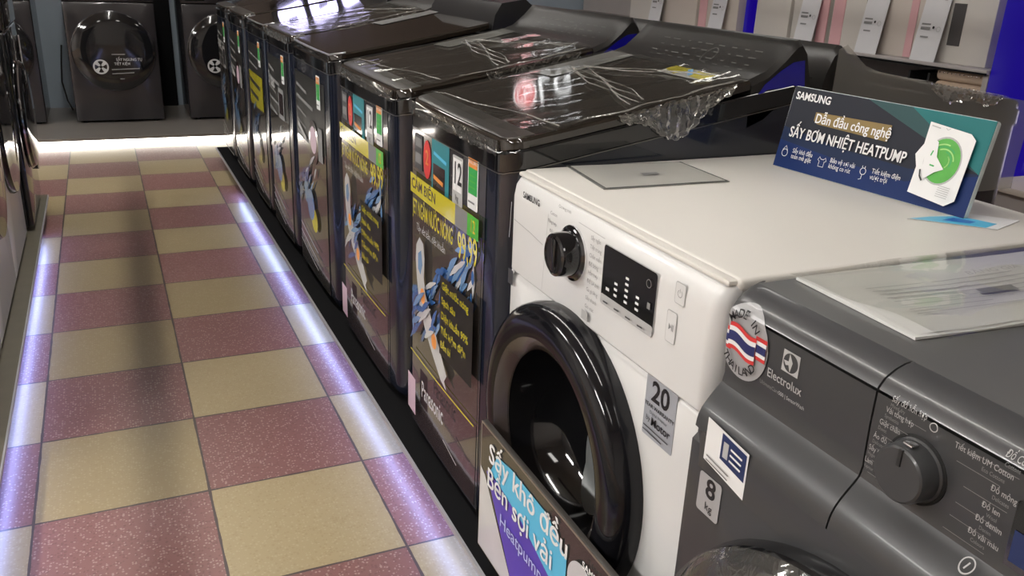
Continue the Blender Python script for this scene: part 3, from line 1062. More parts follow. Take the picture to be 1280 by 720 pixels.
for i, s in enumerate(right):
    d.text(s, UY(1.137), .893 - i * .0145, .0095, P_mgrey, align='LEFT', sx=.9)
d.stroke([(UY(1.175), .908), (UY(1.09), .905)], .0008, P_lgrey)
d.rect(UY(1.145), .752, UY(1.125), .768, P_lgrey)
d.build('dial_markings', smap(.0004), fas)
# display window
d = Decal(.0005)
d.rect(UY(1.096), .797, UY(.945), .897, P_lgrey, r=.007)
d.rect(UY(1.0945), .7985, UY(.9465), .8955, M_gloss, r=.006)
d.rect(UY(1.0945), .7985, UY(.9465), .815, P_lgrey, r=.004)
for c, uu in enumerate((1.056, 1.026, .995)):
    for r in range(3 if c != 1 else 5):
        d.rect(UY(uu), .823 + r * .0095, UY(uu - .009), .827 + r * .0095, P_white)
        d.layer -= 1
d.layer += 1
d.rect(UY(1.079), .825, UY(1.069), .830, P_white)
d.rect(UY(.963), .838, UY(.955), .848, P_mgrey)
d.ring(UY(.963), .876, .006, .001, P_mgrey)
for k in range(4):
    d.rect(UY(1.082 - k * .034), .804, UY(1.068 - k * .034), .8065, P_dgrey)
d.build('display', smap(.0006), fas)
for yc, zc, hw, hh, nm in ((.8915, .886, .012, .016, 'power_button'), (.904, .832, .012, .024, 'start_button')):
    d = Decal(.0003)
    d.rect(UY(yc) - hw, zc - hh, UY(yc) + hw, zc + hh, P_lgrey, r=.004)
    d.rect(UY(yc) - hw + .0012, zc - hh + .0012, UY(yc) + hw - .0012, zc + hh - .0012, M_whitef, r=.003)
    if nm == 'power_button':
        d.ring(UY(yc), zc, .005, .0009, P_mgrey, 120, 420)
        d.stroke([(UY(yc), zc + .001), (UY(yc), zc + .007)], .0009, P_mgrey)
    else:
        d.poly([(UY(yc) - .005, zc - .005), (UY(yc) + .001, zc), (UY(yc) - .005, zc + .005)], P_mgrey)
        for q in (.003, .006):
            d.stroke([(UY(yc) + q, zc - .005), (UY(yc) + q, zc + .005)], .0012, P_mgrey)
    d.build(nm, smap(.0006), fas)
d = Decal(.0004)
d.rect(UY(.955), .638, UY(.877), .738, mat('silver_sticker', (.40, .42, .46), .35, metal=.15), r=.003)
d.text('20', UY(.917), .714, .046, P_black, bold=.025)
d.text('YEAR WARRANTY', UY(.916), .690, .0092, P_black, bold=.01)
d.text('Digital Inverter', UY(.916), .680, .0075, P_dgrey)
d.text('Motor', UY(.908), .667, .019, P_black, bold=.015)
d.text('by', UY(.94), .669, .012, P_black)
d.stroke([(UY(.95), .655), (UY(.885), .653)], .002, P_dgrey)
d.stroke([(UY(.95), .648), (UY(.90), .646)], .002, P_dgrey)
d.build('warranty_sticker', lambda u, v, l: (.0035 - l, -u, v - ZP), dry)
# door
dc = (0, 1.192 - SY, .482 - ZP)
door = MB().lathe([(.245, .012), (.264, .004), (.266, -.012), (.263, -.030), (.254, -.042), (.240, -.048), (.222, -.050), (.203, -.047)], dc, 'x', 72).build('door', mat('door_black', (.007, .007, .009), .11, spec=.4, var=.1), dry)
MB().lathe([(.204, -.0475), (.197, -.044), (.183, -.034), (.177, -.026)], dc, 'x', 72).build('door_ring', M_brown, door)
MB().lathe([(.178, -.028), (.174, .0), (.160, .06), (.12, .10), (.06, .115), (.005, .118)], dc, 'x', 64, cap1=True).build('door_glass', M_gloss, door)
# drum seen through the door: pale oval plate lying on the glass bowl
def bowl(r):
    q = [(.005, .118), (.06, .115), (.12, .10), (.160, .06), (.174, 0.0)]
    for (a, xa), (b, xb) in zip(q, q[1:]):
        if r <= b:
            return xa + (xb - xa) * max(0, r - a) / (b - a)
    return 0.0
mb = MB()
g = []
for i in range(33):
    a = 2 * PI * i / 32
    row = []
    for q in range(9):
        k = q / 8
        dy = .008 + .072 * k * math.cos(a)
        dz_ = -.060 + .095 * k * math.sin(a) + .25 * .072 * k * math.cos(a)
        r = math.hypot(dy, dz_)
        row.append((dc[0] + bowl(r) - .004 - .012 * (1 - k * k), dc[1] + dy, dc[2] + dz_))
    g.append(row)
mb.grid(g)
mb.build('drum', M_drum, door)

# promo board hung on the dryer's lower front
brd = thing('promo_board', 'dark framed promo board with cyan slogan hung on the white dryer front', 'board', (SX - .058, SY, ZP))
bu0, bu1 = UY(1.392), UY(.80)
MB().box(-.014, -bu1, -.02 + .08, -.002, -bu0, .441 - ZP, bev=.002).build('board_panel', mat('board_back', (.06, .055, .05), .3), brd)
d = Decal(.0004)
P_bfr = mat('board_frame', (.30, .25, .20), .35, metal=.4)
M_bglass = mat('board_print', (.040, .036, .034), .15, coat=.6, var=.15)
bz0 = .075
d.rect(bu0, ZP + .06, bu1, .441, P_bfr)
d.rect(bu0 + .004, ZP + .062, bu1 - .004, .437, M_bglass)
d.poly([(bu0 + .006, .15), (bu0 + .02, .33), (bu0 + .12, .15)], P_posterw)
d.poly([(bu0 + .004, ZP + .064), (bu0 + .004, .34), (bu0 + .028, .33), (bu0 + .19, ZP + .064)], P_posterw)
d.poly([(bu0 + .035, .345), (bu0 + .30, .365), (bu0 + .40, .25), (bu0 + .30, ZP + .064), (bu0 + .19, ZP + .064)], P_purple)
d.poly([(bu0 + .055, .355), (bu0 + .085, .405), (bu0 + .15, .415), (bu0 + .30, .415), (bu0 + .375, .375), (bu0 + .375, .31), (bu0 + .33, .295), (bu0 + .20, .335)], P_cyan)
d.text('Sấy khô đều', bu0 + .047, .394, .060, P_white, align='LEFT', bold=.004, sx=1.06, dup=.0012)
d.text('Bền sợi vải', bu0 + .044, .338, .060, P_white, align='LEFT', bold=.004, sx=1.04, dup=.0006)
d.text('Heatpump', bu0 + .112, .281, .040, mat('print_pale_blue', (.50, .58, .85), .4), align='LEFT', sx=1.1)
d.disc(bu0 + .43, .36, .045, .045, P_posterw)
d.disc(bu0 + .46, .33, .05, .06, P_posterw)
d.text('SAMSUNG', bu1 - .12, .41, .018, P_white, bold=.02)
d.build('board_print', lambda u, v, l: (-.0145 - l, -u, v - ZP), brd)
MB().box(-.002, -.16, .30, .006, -.145, .33).box(-.002, .19, .30, .006, .205, .33).build('hanging_tab', M_satin, brd)

# price sheet in a sleeve on the dryer
def sheet(name, label, corners, z, rows, seed, frame, fill, thick=.0015, wob=0.0):
    """corners: TL, TR, BR, BL seen with its text upright"""
    c = [Vector((a, b, 0)) for a, b in corners]
    o = sum(c, Vector()) / 4
    root = thing(name, label, 'price sheet', (o.x, o.y, z))
    N = 12
    def P(u, v, l):
        p = c[3].lerp(c[2], u).lerp(c[0].lerp(c[1], u), v) - o
        return (p.x, p.y, thick + l + wob * (.5 + .5 * math.sin(7 * u + 3 * v) * math.sin(5 * v + seed)))
    mb = MB()
    g = [[P(i / N, j / N, 0) for j in range(N + 1)] for i in range(N + 1)]
    mb.grid(g)
    bot = [[(a, b, 0.0003) for a, b, _ in r] for r in g]
    mb.grid(bot)
    for rr, bb in ((g[0], bot[0]), (g[-1], bot[-1]), ([r[0] for r in g], [r[0] for r in bot]), ([r[-1] for r in g], [r[-1] for r in bot])):
        mb.grid([rr, bb])
    mb.build('sleeve', frame, root)
    d = Decal(.0003)
    d.rect(.025, .03, .975, .97, fill)
    rng = random.Random(seed)
    d.text('BẢNG GIÁ', .62, .74, .075, P_lgrey, sx=.6)
    for i in range(rows):
        v = .68 - i * .5 / rows
        d.stroke([(.12, v), (.12 + rng.uniform(.3, .7), v)], .012, P_lgrey)
    d.rect(.44, .40, .58, .48, P_mgrey)
    d.build('printed_sheet', lambda u, v, l: P(u, v, l + .0004), root, cuts=[.2, .4, .6, .8], cutv=[.25, .5, .75])
    return root
M_sleeve = mat('sleeve_grey', (.20, .20, .19), .25, coat=.5)
P_sheet = mat('sheet_paper', (.52, .51, .47), .4, coat=.5, var=.04)
P_sheet2 = mat('sheet_paper_white', (.78, .78, .76), .35, coat=.8, var=.04)
sheet('price_sheet', 'grey laminated price sheet lying flat on top of the white dryer', [(.795, 1.452), (1.046, 1.428), (1.038, 1.258), (.772, 1.268)], .9325, 7, 3, M_sleeve, P_sheet)

# heat pump promo sign, leaning back on the white dryer
sgn = thing('promo_sign', 'blue standing heat pump promo sign on top of the white dryer', 'sign', (1.2237, 1.3557, .9325))
e = Vector((1.2619 - 1.2237, .9296 - 1.3557, 0)).normalized()
nn = Vector((-e.y, e.x, 0))
if nn.x < 0:
    nn = -nn
th = math.radians(11.5)
dv = nn * math.sin(th) + Vector((0, 0, math.cos(th)))
fn = e.cross(dv).normalized()
if fn.x > 0:
    fn = -fn
SW, SH = .4278, .163
def sg(u, v, l):
    return tuple(e * u + dv * v + fn * l + Vector((0, 0, .0005)))
mb = MB()
rr = [(a, b) for a, b in rrect(0, 0, SW, SH, .006)]
mb.loft([[sg(a, b, -.009) for a, b in rr], [sg(a, b, 0) for a, b in rr]], smooth=False)
mb.build('sign_board', mat('acrylic_edge', (.62, .68, .68), .2, coat=.5), sgn)
d = Decal(.0003)
P_sgn = mat('sign_navy', (.016, .018, .028), .5, spec=.25, var=.05)
P_sgb = mat('sign_blue', (.005, .022, .11), .5, spec=.25, var=.1)
P_sgb2 = mat('sign_blue_mid', (.009, .020, .06), .5, spec=.25, var=.1)
P_sgt = mat('sign_teal', (.018, .16, .165), .5, spec=.25, var=.1)
P_sgt2 = mat('sign_dull_teal', (.030, .075, .08), .5, spec=.25, var=.1)
d.rect(.001, .001, SW - .001, SH - .001, P_sgn)
d.poly([(.001, .001), (SW - .001, .001), (SW - .001, .075), (.30, .058), (.15, .064), (.001, .082)], P_sgb2)
d.poly([(.001, .001), (SW - .001, .001), (SW - .001, .072), (.30, .035), (.15, .042), (.001, .055)], P_sgb)
d.poly([(.176, SH - .001), (SW - .001, SH - .001), (SW - .001, .074)], P_sgt2)
d.poly([(.27, SH - .001), (SW - .001, SH - .001), (SW - .001, .074), (.36, .112)], P_sgt)
d.text('SAMSUNG', .010, .1445, .0205, P_white, align='LEFT', bold=.025, sx=.92)
d.poly([(.070, .120), (.243, .124), (.243, .094), (.080, .098), (.070, .104)], P_gold)
d.text('Dẫn đầu công nghệ', .073, .108, .0255, P_white, align='LEFT', bold=.005, sx=.83, dup=.0003)
d.text('SẤY BƠM NHIỆT HEATPUMP', .021, .073, .029, P_white, align='LEFT', bold=.006, sx=.735, dup=.0004)
for uu, a, b in ((.026, 'Sấy khô đều', 'toàn mẻ giặt'), (.121, 'Bảo vệ sợi vải', 'không co rút'), (.217, 'Tiết kiệm điện', 'vượt trội')):
    d.text(a, uu + .017, .0385, .0125, P_white, align='LEFT', sx=.78)
    d.text(b, uu + .017, .0275, .0125, P_white, align='LEFT', sx=.78)
d.ring(.026, .031, .007, .0011, P_white)
d.stroke([(.020, .036), (.026, .045), (.032, .036)], .0011, P_white)
d.stroke([(.114, .040), (.118, .036), (.124, .036), (.128, .040), (.131, .034), (.127, .032), (.127, .022), (.115, .022), (.115, .032), (.111, .034)], .0011, P_white, closed=True)
d.ring(.217, .034, .006, .0011, P_white)
d.stroke([(.217, .028), (.217, .020), (.212, .018)], .0011, P_white)
d.stroke([(.214, .040), (.214, .044)], .0011, P_white)
d.stroke([(.220, .040), (.220, .044)], .0011, P_white)
# printed picture of a white machine with green swirl
d.poly([(.317, .020), (.390, .012), (.406, .024), (.407, .126), (.396, .135), (.318, .143), (.319, .105), (.309, .085), (.318, .065)], P_white)
d.disc(.3615, .083, .034, .041, P_lgrey)
d.disc(.3615, .083, .0315, .038, P_lime)
for q in range(5):
    d.ring(.3615, .083, .012 + .004 * q, .0022, P_green if q % 2 else mat('print_pale_green', (.38, .70, .22), .4), -60 + 34 * q, 50 + 34 * q, up=False)
    d.layer += 1
d.poly([(.328, .090), (.336, .118), (.346, .112), (.351, .088), (.370, .070), (.355, .062), (.338, .046), (.332, .062)], P_white)
d.stroke([(.3395, .088), (.3415, .097)], .0025, P_green)
d.stroke([(.343, .073), (.352, .072)], .0025, P_green)
d.stroke([(.329, .062), (.332, .051), (.338, .044)], .003, P_black)
d.stroke([(.325, .137), (.342, .135)], .0018, P_lgrey)
d.stroke([(.352, .137), (.356, .134), (.360, .137)], .001, P_lgrey)
for q in range(6):
    d.stroke([(.372, .043 - .0035 * q), (.394, .042 - .0035 * q)], .001, P_lgrey)
d.build('sign_print', lambda u, v, l: sg(u, v, l + .0004), sgn)
MB().add([tuple(Vector(sg(.12, .01, -.009))), tuple(Vector(sg(.30, .01, -.009))), tuple(Vector(sg(.30, .12, -.009))), tuple(Vector(sg(.12, .12, -.009))),
          (sg(.12, .01, -.009)[0] + .06, sg(.12, .01, -.009)[1], .0005), (sg(.30, .01, -.009)[0] + .06, sg(.30, .01, -.009)[1], .0005)],
         [(0, 1, 2, 3), (3, 2, 5, 4), (0, 3, 4), (1, 5, 2), (0, 4, 5, 1)], smooth=False).build('rear_prop', M_white, sgn)
# small blue leaflet under the sign's right corner
lf = thing('leaflet', 'small blue and white leaflet lying by the foot of the promo sign', 'leaflet', (1.235, .945, .9325))
d = Decal(.0003)
lfq = [(1.168, .962), (1.262, .868), (1.352, .895), (1.30, .955)]
MB().loft([[(a - 1.235, b - .945, z) for a, b in lfq] for z in (.0002, .0010)], smooth=False).build('paper', P_white, lf)
d.poly([(1.170, .9600), (1.250, .8800), (1.290, .890), (1.268, .945), (1.215, .958)], P_cyan)
d.poly([(1.215, .935), (1.245, .905), (1.265, .91), (1.25, .94)], P_blue)
d.build('print', lambda u, v, l: (u - 1.235, v - .945, .0012 + l), lf)

# ------------------------------------------------------------------ dark grey front loader in the foreground
EX, EY = .68, .4800
wsh = thing('washing_machine', 'dark grey front loading washing machine in the foreground with large dial', 'washing machine', (EX, EY, ZP))
h = .3165
mb = MB()
shell(mb, h, .016, .836, .04, .66, r=.018)
mb.build('cabinet', M_dgrey, wsh)
MB().box(.036, -h, .826, .665, h, .847, bev=.006, seg=3).build('top_panel', M_grey3, wsh)
for sx in (.06, .60):
    for sy in (-1, 1):
        MB().lathe([(.022, 0), (.022, .018)], (sx, sy * (h - .06), 0), 'z', 12, cap0=True, cap1=True).build('foot', M_rubber, wsh)
SEAM_Y = .0700     # local y of the drawer seam
EL_PROF = [(.847, .040), (.846, .030), (.842, .018), (.834, .005), (.826, -.001), (.822, -.003), (.818, -.003), (.78, -.003), (.740, -.001), (.728, 0), (.722, -.0015), (.715, -.0065), (.706, -.0150), (.697, -.0230), (.688, -.0295), (.679, -.0335), (.670, -.0354), (.662, -.0362), (.64, -.0367), (.60, -.0370)]
def el_x(z):
    p = EL_PROF
    if z >= p[0][0]:
        return p[0][1]
    for (a, xa), (b, xb) in zip(p, p[1:]):
        if z >= b:
            return xa + (xb - xa) * (a - z) / (a - b)
    return p[-1][1]
def el_edge(y):
    # the sides roll back
    dd = h - abs(y)
    return .016 * (1 - min(1, dd / .016)) ** 2.2
def el_strip(y0, y1, zlist, m, name, parent, n=22):
    mb = MB()
    ys = [y0 + (y1 - y0) * i / n for i in range(n + 1)]
    g = [[(el_x(z) + el_edge(y), y, z) for z in zlist] for y in ys]
    mb.grid(g)
    # closing depth
    mb.grid([[(el_x(zlist[-1]) + el_edge(y), y, zlist[-1]) for y in ys], [(.05, y, zlist[-1]) for y in ys]])
    for y in (y0, y1):
        mb.grid([[(el_x(z) + el_edge(y), y, z) for z in zlist], [(.05, y, z) for z in zlist]])
    return mb.build(name, m, parent)
def zs(a, b, n):
    return [a + (b - a) * i / n for i in range(n + 1)]
lipz = [.847, .846, .842, .838, .834, .830, .826, .823]
pz = zs(.820, .720, 8)
lz = zs(.720, .662, 16)
el_strip(SEAM_Y + .0012, h, lipz, M_dgrey, 'drawer_lip', wsh)
drw = el_strip(SEAM_Y + .0012, h, pz, M_dgrey2, 'detergent_drawer', wsh)
el_strip(SEAM_Y + .0012, h, lz, M_dgrey2, 'drawer_handle', drw)
el_strip(-h, SEAM_Y - .0012, lipz, M_dgrey, 'top_lip', wsh)
pan = el_strip(-h, SEAM_Y - .0012, pz, M_dgrey2, 'control_panel', wsh)
el_strip(-h, SEAM_Y - .0012, lz, M_dgrey2, 'panel_ledge', wsh)
el_strip(-h, h, zs(.662, .612, 8), M_dgrey2, 'front_apron', wsh)
# lower front with door opening
mb = MB()
hole_plate(mb, h, .016, .645, -.036, .345, .20, edge=.018, back=.05)
mb.build('front_panel', M_dgrey2, wsh)
# seam gaps (dark backing behind)
MB().box(.012, -h + .012, .664, .03, h - .012, .8245).build('seam_backing', M_seam, wsh)
dc = (-.036, 0, .345)
ed = MB().lathe([(.250, .004), (.288, .002), (.292, -.010), (.288, -.026), (.274, -.036), (.255, -.038), (.236, -.030)], dc, 'x', 72).build('door', M_gloss, wsh)
MB().lathe([(.237, -.031), (.225, -.040), (.20, -.050), (.15, -.060), (.08, -.064), (.004, -.065)], dc, 'x', 64, cap1=True).build('door_glass', M_glass, ed)
mb = MB()
rng = random.Random(9)
g = []
for i in range(73):
    a = 2 * PI * i / 72
    row = []
    for j in range(10):
        r = .20 + .088 * j / 9
        x = -.052 + .030 * max(0, (j - 3) / 6) ** 2 - .014 + rng.uniform(-.0012, .0012)
        row.append((dc[0] + x, dc[1] + r * math.cos(a), dc[2] + r * math.sin(a)))
    g.append(row)
g[-1] = g[0]
mb.grid(g)
mb.build('door_film', FILM2, ed)
# control panel dial and print
def emap(off):
    def f(u, v, l):
        y = -u
        z = CAM_Z - (CAM_Z - v) * .982 - ZP
        return (el_x(z) + el_edge(y) - off - l, y, z)
    return f
EU = lambda y: -(y * .982 - EY)
cutz = [CAM_Z - (CAM_Z - ZP - z) / .982 for z in (.818, .76, .728, .722, .715, .706, .697, .688)]
kc = (el_x(.757), .494 * .982 - EY + .003, .850 - ZP)
KB = MB().lathe([(.0325, .002), (.0325, -.003), (.0306, -.005), (.030, -.021), (.0286, -.0255), (.0265, -.027), (.008, -.027)], kc, 'x', 56, cap1=True)
eld = KB.build('dial', M_dgrey2, pan)
MB().lathe([(.0355, .002), (.0355, -.0015), (.033, -.003)], kc, 'x', 56).build('dial_base', M_seam, eld)
MB().box(kc[0] - .0285, kc[1] - .002, kc[2] + .010, kc[0] - .026, kc[1] + .002, kc[2] + .028).build('dial_pointer', M_satin, eld)
MB().box(kc[0] - .022, kc[1] - .006, kc[2] + .0305, kc[0] - .012, kc[1] + .005, kc[2] + .0335, bev=.001).build('dial_marker', M_chrome, eld)
d = Decal(.0003)
rows = [('Sấy đồ hỗn hợp', 'Mixed dry', .535, .900), ('Vải tổng hợp', 'Synthetics', .539, .886), ('Giặt chăn', 'Duvet', .5435, .870), ('Áo đồ quần', 'Delicates', .547, .852), ('Sấy đồ khoai', 'Hygienic', .550, .836), ('Làm mới', 'Vapour', .5525, .820)]
for a, b, y, z in rows:
    y += .005
    d.text(a, EU(y), z, .0088, P_lgrey, align='LEFT', sx=.72)
    d.text(b, EU(y), z - .0072, .0060, P_mgrey, align='LEFT', sx=.72)
    d.layer -= 2
    d.stroke([(EU(y - .006), z - .0135), (EU(y - .045), z - .0135)], .0006, P_mgrey)
d.layer += 3
rows = [('Đồ Cotton', 'Cottons', .415, .908), ('Tiết kiệm UM Cotton', 'Eco Cottons', .430, .892), ('Đồ mỏng', 'Delicates', .417, .872), ('Đồ len', 'Wool', .421, .852), ('Đồ denim', 'Denim', .424, .836), ('Đồ vải màu', 'Colours', .428, .819)]
for a, b, y, z in rows:
    d.text(a, EU(y), z, .0088, P_lgrey, align='LEFT' if len(a) < 12 else 'CENTER', sx=.75)
    d.text(b, EU(y - .012), z - .008, .006, P_mgrey, sx=.75)
    d.layer -= 2
    d.stroke([(EU(y + .025), z - .0145), (EU(y - .02), z - .0145)], .0006, P_mgrey)
d.layer += 3
d.ring(EU(.484), .8975, .0042, .0009, P_lgrey)
d.ring(EU(.4145), .790, .0065, .0012, P_lgrey)
d.stroke([(EU(.4155), .787), (EU(.4135), .793)], .0015, P_lgrey)
d.build('panel_markings', emap(.0006), pan, cutv=cutz)
d = Decal(.0004)
d.rect(EU(.392), .800, EU(.30), .875, M_gloss, r=.004)
d.rect(EU(.388), .812, EU(.31), .845, P_navy)
d.rect(EU(.38), .85, EU(.33), .858, P_sky)
d.build('display', emap(.0006), pan, cutv=cutz)
# logo + lettering on the drawer
d = Decal(.0003)
lu, lv, ls = EU(.6835), .874, .0135
d.rect(lu - ls, lv - ls, lu + ls, lv + ls, P_lgrey)
d.disc(lu, lv, ls * .88, ls * .88, M_dgrey2)
d.poly([(lu - ls * .2, lv + ls * .85), (lu + ls * .25, lv + ls * .1), (lu + ls * .05, lv - ls * .85), (lu - ls * .25, lv - ls * .1)], P_lgrey)
d.poly([(lu - ls * .8, lv + ls * .05), (lu - ls * .1, lv + ls * .12), (lu + ls * .15, lv - ls * .1), (lu - ls * .5, lv - ls * .35)], P_lgrey)
d.text('Electrolux', EU(.689), .8475, .0165, P_lgrey, bold=.008, sx=.85)
d.text('UltimateCare', EU(.712), .8305, .0072, P_mgrey, sx=.85)
d.text('500 | SensorWash', EU(.673), .8305, .0072, P_lgrey, sx=.8)
d.build('brand_mark', emap(.0006), drw, cutv=cutz)
# MADE IN THAILAND sticker
d = Decal(.0004)
cu, cv, R = EU(.7665), .8655, .050
P_rib = mat('sticker_silver', (.42, .42, .43), .35, metal=.2)
d.disc(cu, cv, R * .88, R, P_rib, 48)
def wave(v0, v1, m, a=.0025, u0=-.025, u1=.025):
    n = 16
    top, bot = [], []
    for i in range(n + 1):
        u = u0 + (u1 - u0) * i / n
        o = a * math.sin(PI * u / .025) + (.002 if a else 0) * u / .025
        top.append((cu + u, cv + v1 - o))
        bot.append((cu + u, cv + v0 - o))
    d.poly(bot + top[::-1], m)
P_flagb = mat('flag_navy', (.02, .025, .12), .4)
for (q0, q1), sh in (((-.042, -.022), -.004), ((.022, .042), .004)):
    wave(-.015 + sh, .015 + sh, P_red, 0, q0, q1)
    wave(-.010 + sh, .010 + sh, P_white, 0, q0, q1)
    wave(-.005 + sh, .005 + sh, P_flagb, 0, q0, q1)
wave(-.018, .018, P_red)
wave(-.0125, .0125, P_white)
wave(-.0065, .0065, P_flagb)
d.arc_text('MADE IN', cu, cv, R * .74, 90, .0150, P_black, 14.5, bold=.015, ex=.86)
d.arc_text('THAILAND', cu, cv, R * .76, 270, .0150, P_black, 14.0, inward=True, bold=.015, ex=.86)
d.build('origin_sticker', emap(.0012), wsh, cutv=cutz, cuts=[EU(.7665) - .02, EU(.7665), EU(.785), EU(.793), EU(.798), EU(.803), EU(.807)])
# leaflet sticker (its code pattern left out) and the capacity sticker below the handle
LU = lambda y: -(y * .9485 - EY)
lowmap = lambda off: (lambda u, v, l: (-.036 - off - l + el_edge(-u), -u, CAM_Z - (CAM_Z - v) * .9485 - ZP))
d = Decal(.0004)
d.poly([(LU(.8), .745), (LU(.715), .735), (LU(.715), .668), (LU(.8), .682)], P_white)
d.poly([(LU(.768), .738), (LU(.718), .731), (LU(.718), .692), (LU(.768), .70)], P_navy)
d.rect(LU(.763), .705, LU(.753), .728, P_lgrey)
for q in range(3):
    d.stroke([(LU(.748), .724 - q * .008), (LU(.725), .721 - q * .008)], .003, P_white)
for q in range(2):
    d.stroke([(LU(.792), .692 - q * .006), (LU(.745), .686 - q * .006)], .002, P_mgrey)
d.build('info_sticker', lowmap(.0008), wsh, cuts=[LU(.77), LU(.785), LU(.79), LU(.795)])
d = Decal(.0004)
d.rect(LU(.802), .603, LU(.755), .663, P_rib, r=.005)
d.text('8', LU(.776), .644, .040, P_black, bold=.025)
d.text('kg', LU(.776), .617, .017, P_black)
d.build('capacity_sticker', lowmap(.0008), wsh, cuts=[LU(.765), LU(.775), LU(.785), LU(.795)])
# shiny wrapped sheet on its top
t = sheet('price_sheet', 'white price sheet wrapped in shiny film on the dark grey washing machine', [(.775, .785), (1.26, .765), (1.16, .56), (.765, .588)], .9325, 8, 5, P_sheet2, P_sheet2, .002, .004)
mb = MB()
g = []
rng = random.Random(21)
for i in range(41):
    row = []
    for j in range(31):
        a, b = i / 40, j / 30
        x = -.235 + .48 * a
        y = -.112 + .225 * b
        z = .010 + .0040 * math.sin(5 * a + 4 * b) * math.sin(7 * b - 2 * a) + .0006 * math.sin(17 * a - 11 * b)
        row.append((x - .02 * b + .03, y, z))
    g.append(row)
mb.grid(g)
mb.build('film_wrap', FILM, t)

# ------------------------------------------------------------------ far dryers against the wall
def round_front_loader(label, x, y, wd, ht, rz, body, panel, ring, cat, nm, decal='dryer', zbase=.06, door_r=.235, group=None, doorz=None, bulge=.035, dial=False):
    root = thing(nm, label, cat, (x, y, zbase), rz, group)
    hh = wd / 2
    dz = doorz or ht * .55
    mb = MB()
    shell(mb, hh, .014, ht, .03, .62, r=.015)
    mb.build('cabinet', body, root)
    mb = MB()
    hole_plate(mb, hh, .014, ht * .865, 0, dz, door_r - .03, edge=.015)
    mb.build('front_panel', body, root)
    mb = MB().box(-.003, -hh, ht * .868, .06, hh, ht, bev=.008)
    pn = mb.build('control_panel', panel, root)
    for sx in (.06, .56):
        for sy in (-1, 1):
            MB().lathe([(.02, 0), (.02, .016)], (sx, sy * (hh - .06), 0), 'z', 10, cap0=True, cap1=True).build('foot', M_rubber, root)
    dr = MB().lathe([(door_r - .04, .015), (door_r, .004), (door_r, -.012), (door_r - .008, -.024)], (0, 0, dz), 'x', 64).build('door', ring, root)
    MB().lathe([(door_r - .008, -.024), (door_r - .03, -bulge), (door_r - .10, -bulge - .006), (.01, -bulge - .008)], (0, 0, dz), 'x', 64, cap1=True).build('door_glass', M_gloss, dr)
    fm = lambda u, v, l: (-.0045 - l, -u, v)
    d = Decal(.0005)
    d.rect(-hh + .03, ht * .885, -hh + .17, ht * .975, M_gloss, r=.006)
    d.rect(.06, ht * .885, hh - .03, ht * .975, M_gloss, r=.006)
    for k in range(4):
        d.rect(.09 + .035 * k, ht * .92, .105 + .035 * k, ht * .93, P_lgrey)
        d.layer -= 1
    d.layer += 1
    d.rect(-.02, ht * .905, .02, ht * .95, P_mgrey)
    d.build('panel_markings', fm, pn)
    if dial:
        MB().lathe([(.035, 0), (.033, -.02), (.03, -.022)], (-.003, 0, ht * .93), 'x', 32, cap1=True).build('dial', M_chrome, pn)
    if decal == 'dryer':
        fmd = lambda u, v, l: (-bulge - .0095 - l, -u, v)
        d = Decal(.0006)
        cu, cv = -.10, dz - .105
        d.ring(cu, cv, .047, .011, P_lgrey)
        for k in range(4):
            a = math.radians(45 + 90 * k)
            d.stroke([(cu, cv), (cu + .045 * math.cos(a), cv + .045 * math.sin(a))], [.008, .03], P_lgrey)
        d.disc(cu, cv, .010, .010, M_gloss)
        d.text('SẤY NGƯNG TỤ', .095, dz - .055, .028, P_lgrey, sx=.85, bold=.012)
        d.text('TIẾT KIỆM', .045, dz - .085, .026, P_lgrey, sx=.9, bold=.01)
        for q, (a, b) in enumerate(((-.03, .16), (-.03, .12))):
            d.stroke([(a, dz - .125 - q * .03), (b, dz - .118 - q * .03)], .007, P_mgrey)
        d.rect(.02, dz - .195, .05, dz - .188, P_mgrey)
        d.rect(-.02, dz - .02, .07, dz - .013, P_mgrey)
        d.build('door_sticker', fmd, dr)
    return root
FARS = [(.071, 'dark front loading dryer with white door lettering, centre of far wall'),
        (.865, 'dark front loading dryer at far wall, half hidden by the black row'),
        (-.735, 'dark front loading dryer at far wall, mostly hidden by the left row'),
        (1.66, 'dark front loading dryer at far wall, hidden beyond the black row')]
for x, lb in FARS[:3]:
    round_front_loader(lb, x, 7.14, .61, 1.0, PI / 2, M_charc, M_charc, M_chrome, 'clothes dryer', 'clothes_dryer', group='dark dryers along the far wall', door_r=.285, doorz=.52)
# power cord hanging beside the centre dryer
cp = [(-.30, 7.93, .55), (-.315, 7.88, .42), (-.325, 7.80, .28), (-.30, 7.74, .14), (-.27, 7.72, .067)]
tag(MB().tube(cp, .006, 8).build('power_cord', M_rubber), 'thin black power cord hanging left of the centre far dryer', 'cord')

# ------------------------------------------------------------------ left row
M_whiteL = mat('white_enamel_left', (.72, .72, .71), .25, coat=.3, var=.02)
for y, lb in ((3.86, 'white washing machine with dark door, left row beside the tall black one'), (3.225, 'white washing machine in the left row, second before the black one'), (2.59, 'white washing machine in the left row, nearest the viewer')):
    round_front_loader(lb, -.392, y, .61, .85, PI, M_whiteL, M_dgrey if y > 3.5 else M_whiteL, M_gloss, 'washing machine', 'washing_machine', 'none', ZP, .25, 'white washing machines in the left row', .53, .022, True)
t = thing('washing_machine', 'tall black glass-fronted washing machine at the far end of left row', 'washing machine', (-.372, 4.56, ZP), PI)
h = .31
mb = MB()
shell(mb, h, .014, 1.03, .02, .62, r=.02)
mb.build('cabinet', M_satin, t)
MB().box(-.004, -h, .02, .025, h, .86, bev=.012, seg=3).build('front_panel', M_gloss, t)
MB().box(-.008, -h, .865, .03, h, 1.03, bev=.012, seg=3).build('control_panel', M_glass, t)
